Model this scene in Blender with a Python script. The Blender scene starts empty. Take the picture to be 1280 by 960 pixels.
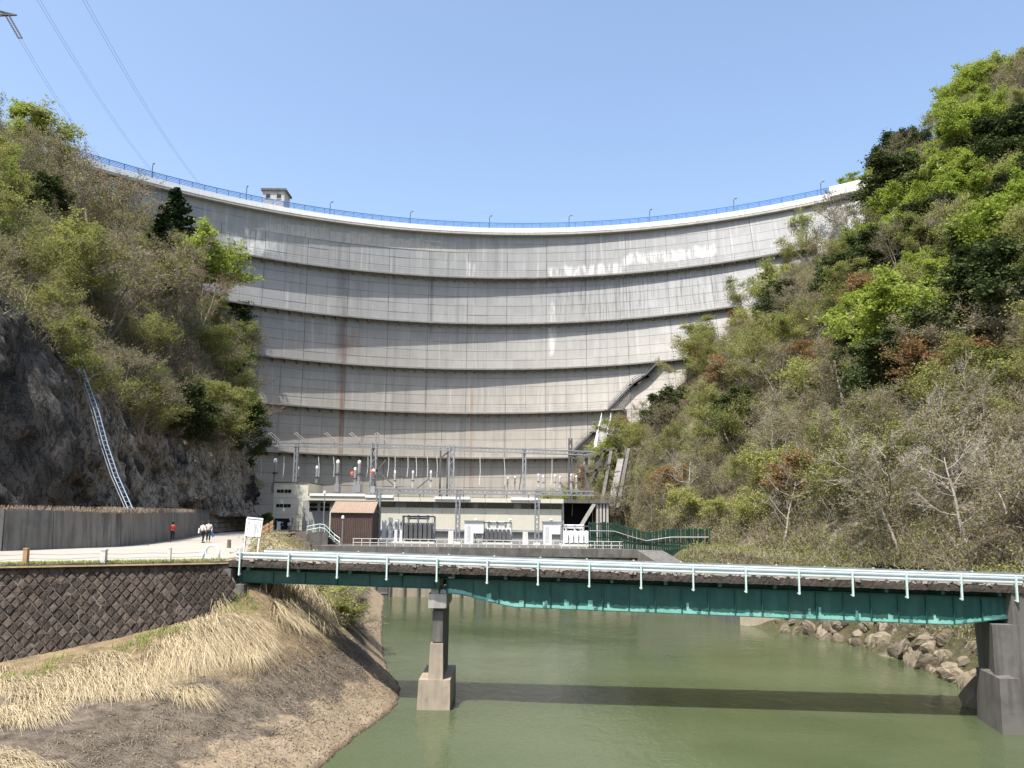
import bpy, math, random
import numpy as np
from mathutils import Vector, Matrix, noise as mnoise
R = math.radians
random.seed(7); np.random.seed(7)
scene = bpy.context.scene
COL = scene.collection

# ------------------------------------------------------------------ camera
FPX, PITCH, ROLL, YHOR = 967.0, R(7.0), R(0.7), 645.0
CYP = YHOR - FPX * math.tan(PITCH)
CAM = np.array([0, 0, 2.5])
_fw = np.array([0, math.cos(PITCH), math.sin(PITCH)])
_up0 = np.array([0, -math.sin(PITCH), math.cos(PITCH)]); _rt0 = np.array([1., 0, 0])
_rt = _rt0 * math.cos(ROLL) + _up0 * math.sin(ROLL); _up = _up0 * math.cos(ROLL) - _rt0 * math.sin(ROLL)
cd = bpy.data.cameras.new('camera'); cam = bpy.data.objects.new('camera', cd); COL.objects.link(cam)
cd.sensor_width = 36.0; cd.lens = 36.0 * FPX / 1280.0
cd.shift_y = (CYP - 480.0) / 1280.0
cd.clip_end = 3000; cd.clip_start = 0.1
m = Matrix.Identity(4)
for i in range(3):
    m[i][0] = _rt[i]; m[i][1] = _up[i]; m[i][2] = -_fw[i]; m[i][3] = CAM[i]
cam.matrix_world = m
scene.camera = cam

def ray(x, y): return _fw * FPX + _rt * (x - 640) - _up * (y - CYP)
def atY(x, y, Y):
    d = ray(x, y); return Vector(CAM + d * (Y / d[1]))
def atZ(x, y, z):
    d = ray(x, y); return Vector(CAM + d * ((z - 2.5) / d[2]))
def proj(p):
    q = np.array(p, float) - CAM; z = q @ _fw
    return (640 + FPX * (q @ _rt) / z, CYP - FPX * (q @ _up) / z)

# ------------------------------------------------------------------ sky, sun, exposure
SUN_EL, SUN_A = R(63), R(37)      # elevation; angle from straight behind the camera towards the left
w = bpy.data.worlds.new('World'); scene.world = w; w.use_nodes = True
nt = w.node_tree; bg = nt.nodes['Background']
sky = nt.nodes.new('ShaderNodeTexSky'); sky.sky_type = 'NISHITA'; sky.sun_disc = False
sky.sun_elevation = SUN_EL; sky.sun_rotation = math.pi + SUN_A
sky.air_density = 1.15; sky.dust_density = 3.0; sky.ozone_density = 0.8; sky.altitude = 300
nt.links.new(sky.outputs[0], bg.inputs[0]); bg.inputs[1].default_value = 0.15
sl = bpy.data.lights.new('sun', 'SUN'); sl.energy = 4.5; sl.angle = R(0.53); sl.color = (1.0, 0.95, 0.88)
so = bpy.data.objects.new('sun', sl); COL.objects.link(so)
Sdir = Vector((-math.cos(SUN_EL) * math.sin(SUN_A), -math.cos(SUN_EL) * math.cos(SUN_A), math.sin(SUN_EL)))
so.rotation_euler = Sdir.to_track_quat('Z', 'Y').to_euler(); so.location = (-60, -60, 120)
vs = scene.view_settings; vs.view_transform = 'Standard'; vs.look = 'None'; vs.gamma = 1; vs.exposure = 0.9

# ------------------------------------------------------------------ helpers
def tag(o, label=None, cat=None, group=None, kind=None):
    if label: o['label'] = label
    if cat: o['category'] = cat
    if group: o['group'] = group
    if kind: o['kind'] = kind
    return o
def link(name, data, parent=None):
    o = bpy.data.objects.new(name, data); COL.objects.link(o)
    if parent is not None: o.parent = parent
    return o
def empty(name, label, cat, group=None, loc=(0, 0, 0), rz=0):
    o = bpy.data.objects.new(name, None); COL.objects.link(o); o.empty_display_size = 0.3
    o.location = loc; o.rotation_euler = (0, 0, rz)
    return tag(o, label, cat, group)
def copy_tree(o, parent=None):
    c = o.copy(); COL.objects.link(c); c.parent = parent
    for ch in o.children: copy_tree(ch, c)
    return c

class MB:
    def __init__(s): s.v = []; s.f = []; s.mi = []; s.cur = 0; s.uv = None
    def add(s, vs_, fs_):
        b = len(s.v); s.v += [tuple(q) for q in vs_]
        for f in fs_: s.f.append(tuple(b + i for i in f)); s.mi.append(s.cur)
        return s
    def box(s, c, d, rz=0, rx=0, ry=0, taper=1.0):
        hx, hy, hz = d[0] / 2, d[1] / 2, d[2] / 2; M_ = Matrix.Rotation(rz, 3, 'Z') @ Matrix.Rotation(ry, 3, 'Y') @ Matrix.Rotation(rx, 3, 'X')
        vs_ = []
        for z in (-1, 1):
            t = taper if z > 0 else 1
            for x, y in ((-1, -1), (1, -1), (1, 1), (-1, 1)):
                vs_.append(Vector(c) + M_ @ Vector((x * hx * t, y * hy * t, z * hz)))
        return s.add(vs_, [(0, 3, 2, 1), (4, 5, 6, 7), (0, 1, 5, 4), (1, 2, 6, 5), (2, 3, 7, 6), (3, 0, 4, 7)])
    def bb(s, x0, x1, y0, y1, z0, z1): return s.box(((x0 + x1) / 2, (y0 + y1) / 2, (z0 + z1) / 2), (abs(x1 - x0), abs(y1 - y0), abs(z1 - z0)))
    def hexa(s, p8): return s.add(p8, [(0, 3, 2, 1), (4, 5, 6, 7), (0, 1, 5, 4), (1, 2, 6, 5), (2, 3, 7, 6), (3, 0, 4, 7)])
    def tube(s, pts, rad, n=6, cap=True):
        pts = [Vector(p) for p in pts]
        if not hasattr(rad, '__len__'): rad = [rad] * len(pts)
        vs_ = []; fs_ = []
        d0 = (pts[1] - pts[0]).normalized()
        a = d0.orthogonal().normalized()
        for i, p in enumerate(pts):
            d = (pts[min(i + 1, len(pts) - 1)] - pts[max(i - 1, 0)])
            if d.length < 1e-9: d = d0
            d = d.normalized(); a = (a - d * a.dot(d))
            if a.length < 1e-6: a = d.orthogonal()
            a = a.normalized(); b = d.cross(a)
            for k in range(n):
                t = 2 * math.pi * k / n
                vs_.append(p + (a * math.cos(t) + b * math.sin(t)) * rad[i])
        for i in range(len(pts) - 1):
            for k in range(n):
                fs_.append((i * n + k, i * n + (k + 1) % n, (i + 1) * n + (k + 1) % n, (i + 1) * n + k))
        if cap:
            fs_.append(tuple(range(n - 1, -1, -1))); fs_.append(tuple((len(pts) - 1) * n + k for k in range(n)))
        return s.add(vs_, fs_)
    def bar(s, p0, p1, wdt, hgt=None):
        hgt = hgt or wdt; p0 = Vector(p0); p1 = Vector(p1); d = (p1 - p0).normalized()
        a = d.cross(Vector((0, 0, 1)))
        a = Vector((1, 0, 0)) if a.length < 1e-4 else a.normalized()
        b = a.cross(d).normalized(); vs_ = []
        for p in (p0, p1):
            for x, y in ((-1, -1), (1, -1), (1, 1), (-1, 1)): vs_.append(p + a * x * wdt / 2 + b * y * hgt / 2)
        return s.add(vs_, [(0, 3, 2, 1), (4, 5, 6, 7), (0, 1, 5, 4), (1, 2, 6, 5), (2, 3, 7, 6), (3, 0, 4, 7)])
    def lathe(s, c, prof, n=10):
        vs_ = []; fs_ = []
        for r_, z in prof:
            for k in range(n):
                t = 2 * math.pi * k / n; vs_.append((c[0] + r_ * math.cos(t), c[1] + r_ * math.sin(t), c[2] + z))
        for i in range(len(prof) - 1):
            for k in range(n): fs_.append((i * n + k, i * n + (k + 1) % n, (i + 1) * n + (k + 1) % n, (i + 1) * n + k))
        fs_.append(tuple(range(n - 1, -1, -1))); fs_.append(tuple((len(prof) - 1) * n + k for k in range(n)))
        return s.add(vs_, fs_)
    def sweep(s, path, prof, side, closed=False):
        """prof: list of (across, up); path: points; side: function/vec giving the across direction"""
        n = len(prof); vs_ = []; fs_ = []
        for i, p in enumerate(path):
            a = side(i) if callable(side) else side
            for q in prof: vs_.append(Vector(p) + a * q[0] + Vector((0, 0, q[1])))
        for i in range(len(path) - 1):
            for k in range(n if closed else n - 1):
                fs_.append((i * n + k, (i + 1) * n + k, (i + 1) * n + (k + 1) % n, i * n + (k + 1) % n))
        if closed:
            fs_.append(tuple(range(n))); fs_.append(tuple((len(path) - 1) * n + k for k in range(n - 1, -1, -1)))
        return s.add(vs_, fs_)
    def mesh(s, name, mats, smooth=False):
        me = bpy.data.meshes.new(name); me.from_pydata(s.v, [], s.f)
        mats = mats if isinstance(mats, (list, tuple)) else [mats]
        for q in mats: me.materials.append(q)
        if len(mats) > 1: me.polygons.foreach_set('material_index', s.mi)
        if smooth: me.polygons.foreach_set('use_smooth', [True] * len(me.polygons))
        me.update(); return me
    def build(s, name, mats, parent=None, smooth=False):
        return link(name, s.mesh(name, mats, smooth), parent)

def np_mesh(name, verts, faces_flat, per, mats, mi=None, smooth=False):
    me = bpy.data.meshes.new(name); nv = len(verts); nf = len(faces_flat) // per
    me.vertices.add(nv); me.vertices.foreach_set('co', np.asarray(verts, np.float32).ravel())
    me.loops.add(nf * per); me.loops.foreach_set('vertex_index', np.asarray(faces_flat, np.int32))
    me.polygons.add(nf); me.polygons.foreach_set('loop_start', np.arange(0, nf * per, per, dtype=np.int32))
    for q in (mats if isinstance(mats, (list, tuple)) else [mats]): me.materials.append(q)
    if mi is not None: me.polygons.foreach_set('material_index', np.asarray(mi, np.int32))
    if smooth: me.polygons.foreach_set('use_smooth', np.ones(nf, bool))
    me.update(calc_edges=True); return me
def grid_mesh(name, P, mats, smooth=True, uv=None):
    n, m_ = P.shape[:2]; idx = np.arange(n * m_).reshape(n, m_)
    f = np.stack([idx[:-1, :-1], idx[1:, :-1], idx[1:, 1:], idx[:-1, 1:]], -1).reshape(-1)
    return np_mesh(name, P.reshape(-1, 3), f, 4, mats, smooth=smooth)

# ------------------------------------------------------------------ materials
class NT:
    def __init__(s, name):
        s.m = bpy.data.materials.new(name); s.m.use_nodes = True; s.t = s.m.node_tree
        s.b = s.t.nodes['Principled BSDF']
    def n(s, typ, **kw):
        q = s.t.nodes.new('ShaderNode' + typ)
        for k, v in kw.items(): setattr(q, k, v)
        return q
    def l(s, a, b): s.t.links.new(a, b)
    def coord(s, which='Object', scale=(1, 1, 1)):
        c = s.n('TexCoord'); mp = s.n('Mapping'); mp.inputs['Scale'].default_value = scale
        s.l(c.outputs[which], mp.inputs['Vector']); return mp.outputs[0]
    def noise(s, vec, scale, detail=4, rough=.55, dist=0):
        q = s.n('TexNoise'); q.inputs['Scale'].default_value = scale; q.inputs['Detail'].default_value = detail
        q.inputs['Roughness'].default_value = rough; q.inputs['Distortion'].default_value = dist
        if vec is not None: s.l(vec, q.inputs['Vector'])
        return q.outputs['Fac']
    def ramp(s, fac, stops):
        q = s.n('ValToRGB'); e = q.color_ramp.elements
        while len(e) < len(stops): e.new(.5)
        for i, (p, c) in enumerate(stops):
            e[i].position = p; e[i].color = (c, c, c, 1) if not hasattr(c, '__len__') else (*c, 1)
        s.l(fac, q.inputs[0]); return q.outputs[0]
    def mix(s, fac, a, b, mode='MIX'):
        q = s.n('MixRGB', blend_type=mode)
        for i, v in enumerate((fac, a, b)):
            if isinstance(v, (int, float)): q.inputs[i].default_value = v if i == 0 else (v, v, v, 1)
            elif hasattr(v, '__len__'): q.inputs[i].default_value = (*v, 1)
            else: s.l(v, q.inputs[i])
        return q.outputs[0]
    def math(s, op, a, b=None, c=None, clamp=False):
        q = s.n('Math', operation=op); q.use_clamp = clamp
        for i, v in enumerate((a, b, c)):
            if v is None: continue
            if isinstance(v, (int, float)): q.inputs[i].default_value = v
            else: s.l(v, q.inputs[i])
        return q.outputs[0]
    def sep(s, vec):
        q = s.n('SeparateXYZ'); s.l(vec, q.inputs[0]); return q.outputs
    def bump(s, h, strength=.4, dist=.05):
        q = s.n('Bump'); q.inputs['Strength'].default_value = strength; q.inputs['Distance'].default_value = dist
        s.l(h, q.inputs['Height']); s.l(q.outputs[0], s.b.inputs['Normal'])
    def out(s, col, rough=.8, metal=0, spec=.4):
        if hasattr(col, '__len__'): s.b.inputs['Base Color'].default_value = (*col, 1)
        else: s.l(col, s.b.inputs['Base Color'])
        if isinstance(rough, (int, float)): s.b.inputs['Roughness'].default_value = rough
        else: s.l(rough, s.b.inputs['Roughness'])
        s.b.inputs['Metallic'].default_value = metal; s.b.inputs['Specular IOR Level'].default_value = spec
        return s.m

def surf(name, c1, c2, scale=3, rough=.85, bump=.3, bscale=None, bdist=.03, streak=0, streakcol=None, metal=0, spec=.35, dirt=0, dirtcol=(.05, .045, .035)):
    q = NT(name); v = q.coord()
    a = q.noise(v, scale, 6, .6); b = q.noise(v, scale * .13, 3, .5)
    f = q.ramp(q.math('ADD', q.math('MULTIPLY', a, .6), q.math('MULTIPLY', b, .4)), [(.36, 0), (.64, 1)])
    col = q.mix(f, c1, c2)
    if streak:
        sv = q.coord(scale=(1, 1, .06)); st = q.noise(sv, 2.6, 5, .6)
        col = q.mix(q.math('MULTIPLY', q.ramp(st, [(.48, 0), (.66, 1)]), streak), col, streakcol or dirtcol)
    if dirt:
        dn = q.ramp(q.noise(v, scale * .5, 8, .68), [(.5, 0), (.68, 1)])
        col = q.mix(q.math('MULTIPLY', dn, dirt), col, dirtcol)
    if bump: q.bump(q.noise(v, bscale or scale * 4, 8, .65), bump, bdist)
    return q.out(col, rough, metal, spec)

M = {}
M['concrete'] = surf('concrete', (.34, .33, .30), (.45, .43, .39), 1.2, streak=.45, streakcol=(.2, .19, .17), bscale=12)
M['concrete_dark'] = surf('concrete_dark', (.085, .08, .073), (.165, .156, .143), 1.0, streak=.75, streakcol=(.06, .055, .05), bscale=10, dirt=.4)
M['concrete_pale'] = surf('concrete_pale', (.55, .54, .5), (.66, .64, .6), 1.0, streak=.25, streakcol=(.35, .33, .3), bscale=10)
M['concrete_tan'] = surf('concrete_tan', (.24, .20, .15), (.36, .305, .235), 2.2, streak=.35, streakcol=(.14, .115, .085), bscale=14, dirt=.35)
M['joint'] = surf('joint', (.14, .135, .125), (.22, .21, .2), 1.0, bump=0)
M['walkway'] = surf('walkway', (.16, .155, .145), (.26, .25, .23), 1.5, bump=.2, dirt=.5)
M['white_wall'] = surf('white_wall', (.74, .73, .70), (.80, .79, .77), .6, streak=.2, streakcol=(.5, .48, .45), bump=.1)
M['blue_paint'] = surf('blue_paint', (.035, .16, .46), (.05, .21, .52), 2, rough=.5, bump=0)
M['cream_wall'] = surf('cream_wall', (.52, .50, .415), (.58, .56, .465), .8, streak=.18, streakcol=(.45, .42, .34), bump=.08)
M['grey_wall'] = surf('grey_wall', (.26, .265, .26), (.33, .33, .32), .8, streak=.25, streakcol=(.16, .16, .15), bump=.1)
M['glass_dark'] = NT('glass_dark').out((.012, .015, .018), .12, 0, .6)
M['black'] = NT('black').out((.01, .01, .011), .8, 0, .2)
M['steel'] = surf('steel', (.19, .20, .215), (.30, .31, .325), 3, rough=.55, bump=.05, metal=.25, dirt=.35, dirtcol=(.16, .15, .145))
M['steel_dark'] = surf('steel_dark', (.07, .075, .08), (.13, .13, .13), 3, rough=.6, bump=.05, metal=.2, dirt=.3)
M['steel_white'] = surf('steel_white', (.62, .64, .66), (.74, .75, .76), 4, rough=.5, bump=.03, dirt=.15, dirtcol=(.35, .3, .25))
M['porcelain'] = surf('porcelain', (.42, .42, .43), (.56, .56, .56), 4, rough=.3, bump=0, spec=.5)
M['porcelain_dark'] = surf('porcelain_dark', (.10, .085, .08), (.16, .13, .12), 4, rough=.3, bump=0, spec=.5)
M['orange'] = NT('orange').out((.65, .11, .035), .55, 0, .4)
M['brown_metal'] = surf('brown_metal', (.085, .058, .050), (.115, .08, .068), 1.5, rough=.55, bump=.02, streak=.25, streakcol=(.05, .035, .03))
M['brown_roof'] = surf('brown_roof', (.25, .185, .14), (.32, .24, .18), 1.2, rough=.6, bump=.02, dirt=.2)
M['green_fence'] = surf('green_fence', (.008, .034, .022), (.015, .055, .036), 3, rough=.5, bump=0, dirt=.25)
M['teal'] = surf('teal', (.010, .060, .050), (.02, .09, .074), 1.6, rough=.5, bump=.06, streak=.35, streakcol=(.05, .14, .115), dirt=.25, dirtcol=(.06, .07, .05))
M['teal_pale'] = surf('teal_pale', (.42, .56, .53), (.55, .66, .63), 3, rough=.45, bump=.03, dirt=.25, dirtcol=(.2, .19, .14))
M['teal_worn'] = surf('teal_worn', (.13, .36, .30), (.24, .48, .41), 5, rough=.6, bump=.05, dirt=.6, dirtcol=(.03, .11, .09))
M['galv'] = surf('galv', (.46, .54, .54), (.60, .66, .66), 2.5, rough=.38, bump=.02, metal=.35, spec=.5, dirt=.15, dirtcol=(.25, .2, .14))
M['deck_edge'] = surf('deck_edge', (.028, .022, .017), (.095, .08, .066), 5, rough=.95, bump=1.0, bscale=18, bdist=.08, dirt=.6, dirtcol=(.02, .016, .012))
M['asphalt_old'] = surf('asphalt_old', (.20, .17, .14), (.30, .26, .22), 2, bump=.5, bscale=30, dirt=.4, dirtcol=(.08, .07, .05))
M['road'] = surf('road', (.28, .26, .225), (.36, .34, .295), .5, bump=.25, bscale=25, dirt=.45, dirtcol=(.3, .27, .22))
M['rock'] = None
M['stone_block'] = surf('stone_block', (.040, .030, .024), (.098, .077, .061), 3.0, rough=.95, bump=.8, bscale=16, bdist=.05, dirt=.55, dirtcol=(.022, .017, .013))
M['mortar'] = surf('mortar', (.075, .066, .055), (.17, .15, .125), 4, bump=.5, dirt=.4)
M['boulder'] = surf('boulder', (.11, .092, .066), (.25, .21, .15), 1.3, rough=.95, bump=.7, bscale=6, bdist=.1, dirt=.6, dirtcol=(.055, .045, .035))
M['sign_white'] = surf('sign_white', (.78, .78, .76), (.84, .84, .82), 2, rough=.5, bump=0)
M['ink'] = NT('ink').out((.12, .12, .13), .7)
M['ink_red'] = NT('ink_red').out((.35, .10, .08), .7)
M['bark'] = surf('bark', (.15, .125, .10), (.27, .235, .195), 4, bump=.5, bscale=20)
M['bark_pale'] = surf('bark_pale', (.25, .225, .19), (.40, .365, .32), 4, bump=.4, bscale=20)
M['wood_post'] = surf('wood_post', (.33, .19, .10), (.44, .27, .15), 5, bump=.3)
M['skin'] = NT('skin').out((.50, .33, .24), .6)
M['hair'] = NT('hair').out((.015, .012, .011), .6)

def vary(m_, lo, hi):
    # stone-to-stone difference in tone
    t = m_.node_tree; b = t.nodes['Principled BSDF']; src = b.inputs['Base Color'].links[0].from_socket
    oi = t.nodes.new('ShaderNodeObjectInfo'); mr = t.nodes.new('ShaderNodeMapRange'); mr.inputs[3].default_value = lo; mr.inputs[4].default_value = hi
    mx = t.nodes.new('ShaderNodeMixRGB'); mx.blend_type = 'MULTIPLY'; mx.inputs[0].default_value = 1
    t.links.new(oi.outputs['Random'], mr.inputs[0]); t.links.new(src, mx.inputs[1]); t.links.new(mr.outputs[0], mx.inputs[2]); t.links.new(mx.outputs[0], b.inputs['Base Color'])
vary(M['stone_block'], .55, 1.5); vary(M['boulder'], .55, 1.35)

def leaf_mat(name, c1, c2, trans=.35, var=.25):
    q = NT(name); t = q.t; t.nodes.remove(q.b)
    oi = q.n('ObjectInfo'); ge = q.n('NewGeometry')
    f = q.math('ADD', q.math('MULTIPLY', oi.outputs['Random'], .55), q.math('MULTIPLY', ge.outputs['Random Per Island'], .45))
    col = q.mix(f, c1, c2)
    hs = q.n('HueSaturation'); q.l(col, hs.inputs['Color'])
    q.l(q.math('ADD', 1 - var / 2, q.math('MULTIPLY', ge.outputs['Random Per Island'], var)), hs.inputs['Value'])
    d = q.n('BsdfDiffuse'); tr = q.n('BsdfTranslucent'); mx = q.n('MixShader'); mx.inputs[0].default_value = trans
    q.l(hs.outputs[0], d.inputs[0]); q.l(hs.outputs[0], tr.inputs[0]); q.l(d.outputs[0], mx.inputs[1]); q.l(tr.outputs[0], mx.inputs[2])
    q.l(mx.outputs[0], t.nodes['Material Output'].inputs[0]); return q.m
M['leaf_bright'] = leaf_mat('leaf_bright', (.20, .27, .04), (.32, .37, .08), .45)
M['leaf_olive'] = leaf_mat('leaf_olive', (.165, .185, .05), (.285, .295, .095), .45)
M['leaf_yellow'] = leaf_mat('leaf_yellow', (.25, .28, .07), (.36, .365, .13), .45)
M['leaf_rust'] = leaf_mat('leaf_rust', (.19, .11, .05), (.27, .175, .075), .35)
M['leaf_bud'] = leaf_mat('leaf_bud', (.175, .165, .075), (.29, .265, .13), .4)
M['leaf_dark'] = leaf_mat('leaf_dark', (.040, .060, .022), (.080, .098, .038), .2)
M['leaf_conifer'] = leaf_mat('leaf_conifer', (.020, .040, .018), (.035, .055, .024), .1)
M['straw'] = leaf_mat('straw', (.40, .325, .20), (.60, .51, .35), .2, .5)
M['straw_brown'] = leaf_mat('straw_brown', (.15, .12, .09), (.29, .24, .185), .2, .5)
M['grass_green'] = leaf_mat('grass_green', (.13, .19, .04), (.22, .27, .07), .3, .4)
M['twig'] = leaf_mat('twig', (.20, .17, .135), (.36, .315, .26), 0, .5)
M['twig_pale'] = leaf_mat('twig_pale', (.27, .24, .20), (.42, .38, .33), 0, .4)
M['twig_red'] = leaf_mat('twig_red', (.24, .16, .13), (.33, .235, .19), 0, .4)
# ------------------------------------------------------------------ ground materials
def rock_mat():
    q = NT('rock'); v = q.coord(); v2 = q.coord(scale=(1, 1, .45))
    a = q.noise(v2, .55, 9, .66, .6); b = q.noise(v, .16, 4, .5); c = q.noise(v2, 2.6, 8, .7)
    dark = q.mix(q.ramp(a, [(.35, 0), (.65, 1)]), (.016, .0155, .0155), (.075, .071, .067))
    crk = q.n('TexVoronoi'); crk.feature = 'DISTANCE_TO_EDGE'; crk.inputs['Scale'].default_value = 1.1; q.l(q.coord(scale=(1, 1, .5)), crk.inputs['Vector'])
    fn = q.noise(v, 7, 9, .75)
    dark = q.mix(q.ramp(fn, [(.5, 0), (.7, .6)]), dark, (.17, .16, .145))
    tan = q.mix(q.ramp(c, [(.35, 0), (.65, 1)]), (.20, .17, .135), (.42, .37, .30))
    yy = q.sep(q.coord())[1]
    side = q.math('MULTIPLY', q.math('SUBTRACT', yy, 55), .08, clamp=True)
    f = q.math('MULTIPLY', q.ramp(q.math('ADD', q.math('MULTIPLY', a, .5), q.math('MULTIPLY', b, .5)), [(.42, 0), (.52, 1)]), q.math('ADD', q.math('MULTIPLY', side, .9), .10))
    col = q.mix(f, dark, tan)
    col = q.mix(q.ramp(q.math('ABSOLUTE', q.math('SUBTRACT', q.noise(v2, 1.1, 6, .6, 1.2), .5)), [(.012, .8), (.04, 0)]), col, (.014, .0135, .013))
    vo = q.n('TexVoronoi'); vo.feature = 'DISTANCE_TO_EDGE'; vo.inputs['Scale'].default_value = .8; q.l(v2, vo.inputs['Vector'])
    h = q.math('ADD', q.math('MULTIPLY', q.math('ADD', c, q.math('MULTIPLY', fn, .5)), .7), q.math('MULTIPLY', q.ramp(vo.outputs[0], [(0, 0), (.12, 1)]), .12))
    q.bump(h, .8, .35); return q.out(col, .92, 0, .3)
M['rock'] = rock_mat()
def hill_mat():
    q = NT('hill_soil'); v = q.coord(); a = q.noise(v, .9, 8, .65); b = q.noise(v, .06, 4, .55); c = q.noise(v, .11, 5, .6)
    col = q.mix(q.ramp(a, [(.35, 0), (.66, 1)]), (.050, .038, .025), (.135, .105, .072))
    col = q.mix(q.ramp(b, [(.45, 0), (.58, .75)]), col, q.mix(a, (.06, .07, .03), (.14, .14, .06)))
    col = q.mix(q.ramp(c, [(.57, 0), (.63, 1)]), col, q.mix(q.ramp(a, [(.4, 0), (.6, 1)]), (.10, .09, .08), (.33, .28, .22)))
    q.bump(q.noise(v, 1.6, 9, .7), 1.0, .5); return q.out(col, .95, 0, .2)
M['hill'] = hill_mat()
def bank_mat():
    q = NT('bank_soil'); v = q.coord(); z = q.sep(v)[2]; a = q.noise(v, 1.4, 9, .68); n2 = q.noise(v, .5, 5, .6)
    zz = q.math('ADD', z, q.math('MULTIPLY', q.math('SUBTRACT', n2, .5), 2.2))
    wet = q.mix(q.ramp(a, [(.3, 0), (.7, 1)]), (.22, .165, .105), (.37, .295, .20))
    grav = q.mix(q.ramp(a, [(.35, 0), (.65, 1)]), (.050, .041, .031), (.18, .15, .115))
    soil = q.mix(q.ramp(a, [(.35, 0), (.65, 1)]), (.13, .095, .055), (.27, .21, .12))
    def band(lo, hi):
        mr = q.n('MapRange'); mr.inputs[1].default_value = lo; mr.inputs[2].default_value = hi; q.l(zz, mr.inputs[0]); return mr.outputs[0]
    col = q.mix(band(-5.95, -5.75), wet, grav); col = q.mix(band(-4.7, -4.2), col, soil)
    col = q.mix(q.math('SUBTRACT', 1.0, q.math('MULTIPLY', q.math('ADD', z, 7.1), 6, clamp=True)), col, (.06, .048, .035))
    h = q.math('ADD', q.noise(v, 3.5, 9, .72), q.math('MULTIPLY', a, .6))
    q.bump(h, .9, .16); return q.out(col, .95, 0, .2)
M['bank'] = bank_mat()
def water_mat():
    q = NT('river_water'); v = q.coord(scale=(1, .55, 1)); big = q.noise(q.coord(scale=(.7, 1.1, 1)), .06, 4, .55, .4)
    col = q.mix(q.ramp(big, [(.35, 0), (.68, 1)]), (.045, .061, .027), (.080, .099, .052))
    r = q.ramp(big, [(.4, .07), (.65, .16)])
    h = q.math('ADD', q.math('MULTIPLY', q.noise(v, 1.3, 4, .55, .6), .8), q.math('MULTIPLY', q.noise(v, 5.5, 3, .5), .25))
    amp = q.ramp(q.noise(q.coord(scale=(.6, 1, 1)), .09, 3, .5), [(.35, .35), (.65, 1)])
    q.bump(q.math('MULTIPLY', h, amp), .6, .12)
    q.b.inputs['IOR'].default_value = 1.33
    return q.out(col, r, 0, .5)
M['water'] = water_mat()

WZ = -7.1
def lerp(xs, ys): return lambda t: float(np.interp(t, xs, ys))
# ------------------------------------------------------------------ terrain functions
toeR = lerp([-40, 30, 50, 73, 100, 120, 145, 160, 300], [34, 34, 33, 27.5, 20.5, 15.5, 8.5, 5, 5])
watR = lerp([-40, 20, 36.5, 39, 45.6, 53, 62, 73, 93, 100], [27, 25.5, 24.2, 24.2, 26.3, 27.2, 26.5, 21, 15, 12])
XL = lerp([-30, 20, 35, 47, 55, 65, 75, 90, 100, 108, 114, 120, 138, 150, 300], [-60, -47, -38, -34.5, -31.2, -32.5, -35, -37, -36, -34.3, -39, -45, -48, -55, -60])
ctop = lerp([-30, 30, 47, 60, 80, 95, 109, 118, 132, 145, 300], [16, 19, 18.5, 14, 12, 12, 13, 22, 30, 38, 40])
def fbm(x, y, s, o=4): return mnoise.fractal(Vector((x * s, y * s, 3.7)), 1.0, 2.0, o)
def hR(X, Y):
    d = X - toeR(Y)
    if d < 0: return -1.0
    b = -1 + d * (.98 + .08 * math.sin(Y * .05)) + fbm(X, Y, .05) * min(d * .25, 3.0)
    if Y < 60: b *= 1
    if b > 48: b = 48 + (b - 48) * .86
    if b > 92: b = 92 + (b - 92) * .35
    return b
def hL(X, Y):
    d = XL(Y) - X
    if d < 0: return 2.2
    t = min(d / 3.6, 1); t = t * t * (3 - 2 * t); c = ctop(Y)
    sp = float(np.interp(Y, [70, 92, 113, 122], [1.18, 2.3, 2.3, 1.18])); dd = max(0, d - 3.2)
    b = 2.2 + (c - 2.2) * t + min(dd, 9) * sp + max(0, dd - 9) * .72 + fbm(X, Y, .06) * min(d * .3, 2.5)
    c2 = 95 if Y < 125 else max(60, 95 - (Y - 125) * 1.4)
    if b > c2: b = c2 + (b - c2) * .12
    return b
# right hillside
Ys = np.concatenate([np.arange(-40, 20, 6), np.arange(20, 190, 1.6), np.arange(190, 300, 8)])
D = np.concatenate([np.linspace(0, 40, 34), np.linspace(42, 200, 50)])
P = np.zeros((len(Ys), len(D), 3))
for i, Y in enumerate(Ys):
    for j, d in enumerate(D):
        X = toeR(Y) + d; P[i, j] = (X, Y, hR(X, Y) + (mnoise.noise(Vector((X * .35, Y * .35, 0))) * .5 if d > 1 else 0))
o = link('hillside_right', grid_mesh('hillside_right', P, M['hill'])); tag(o, kind='structure')
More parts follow.
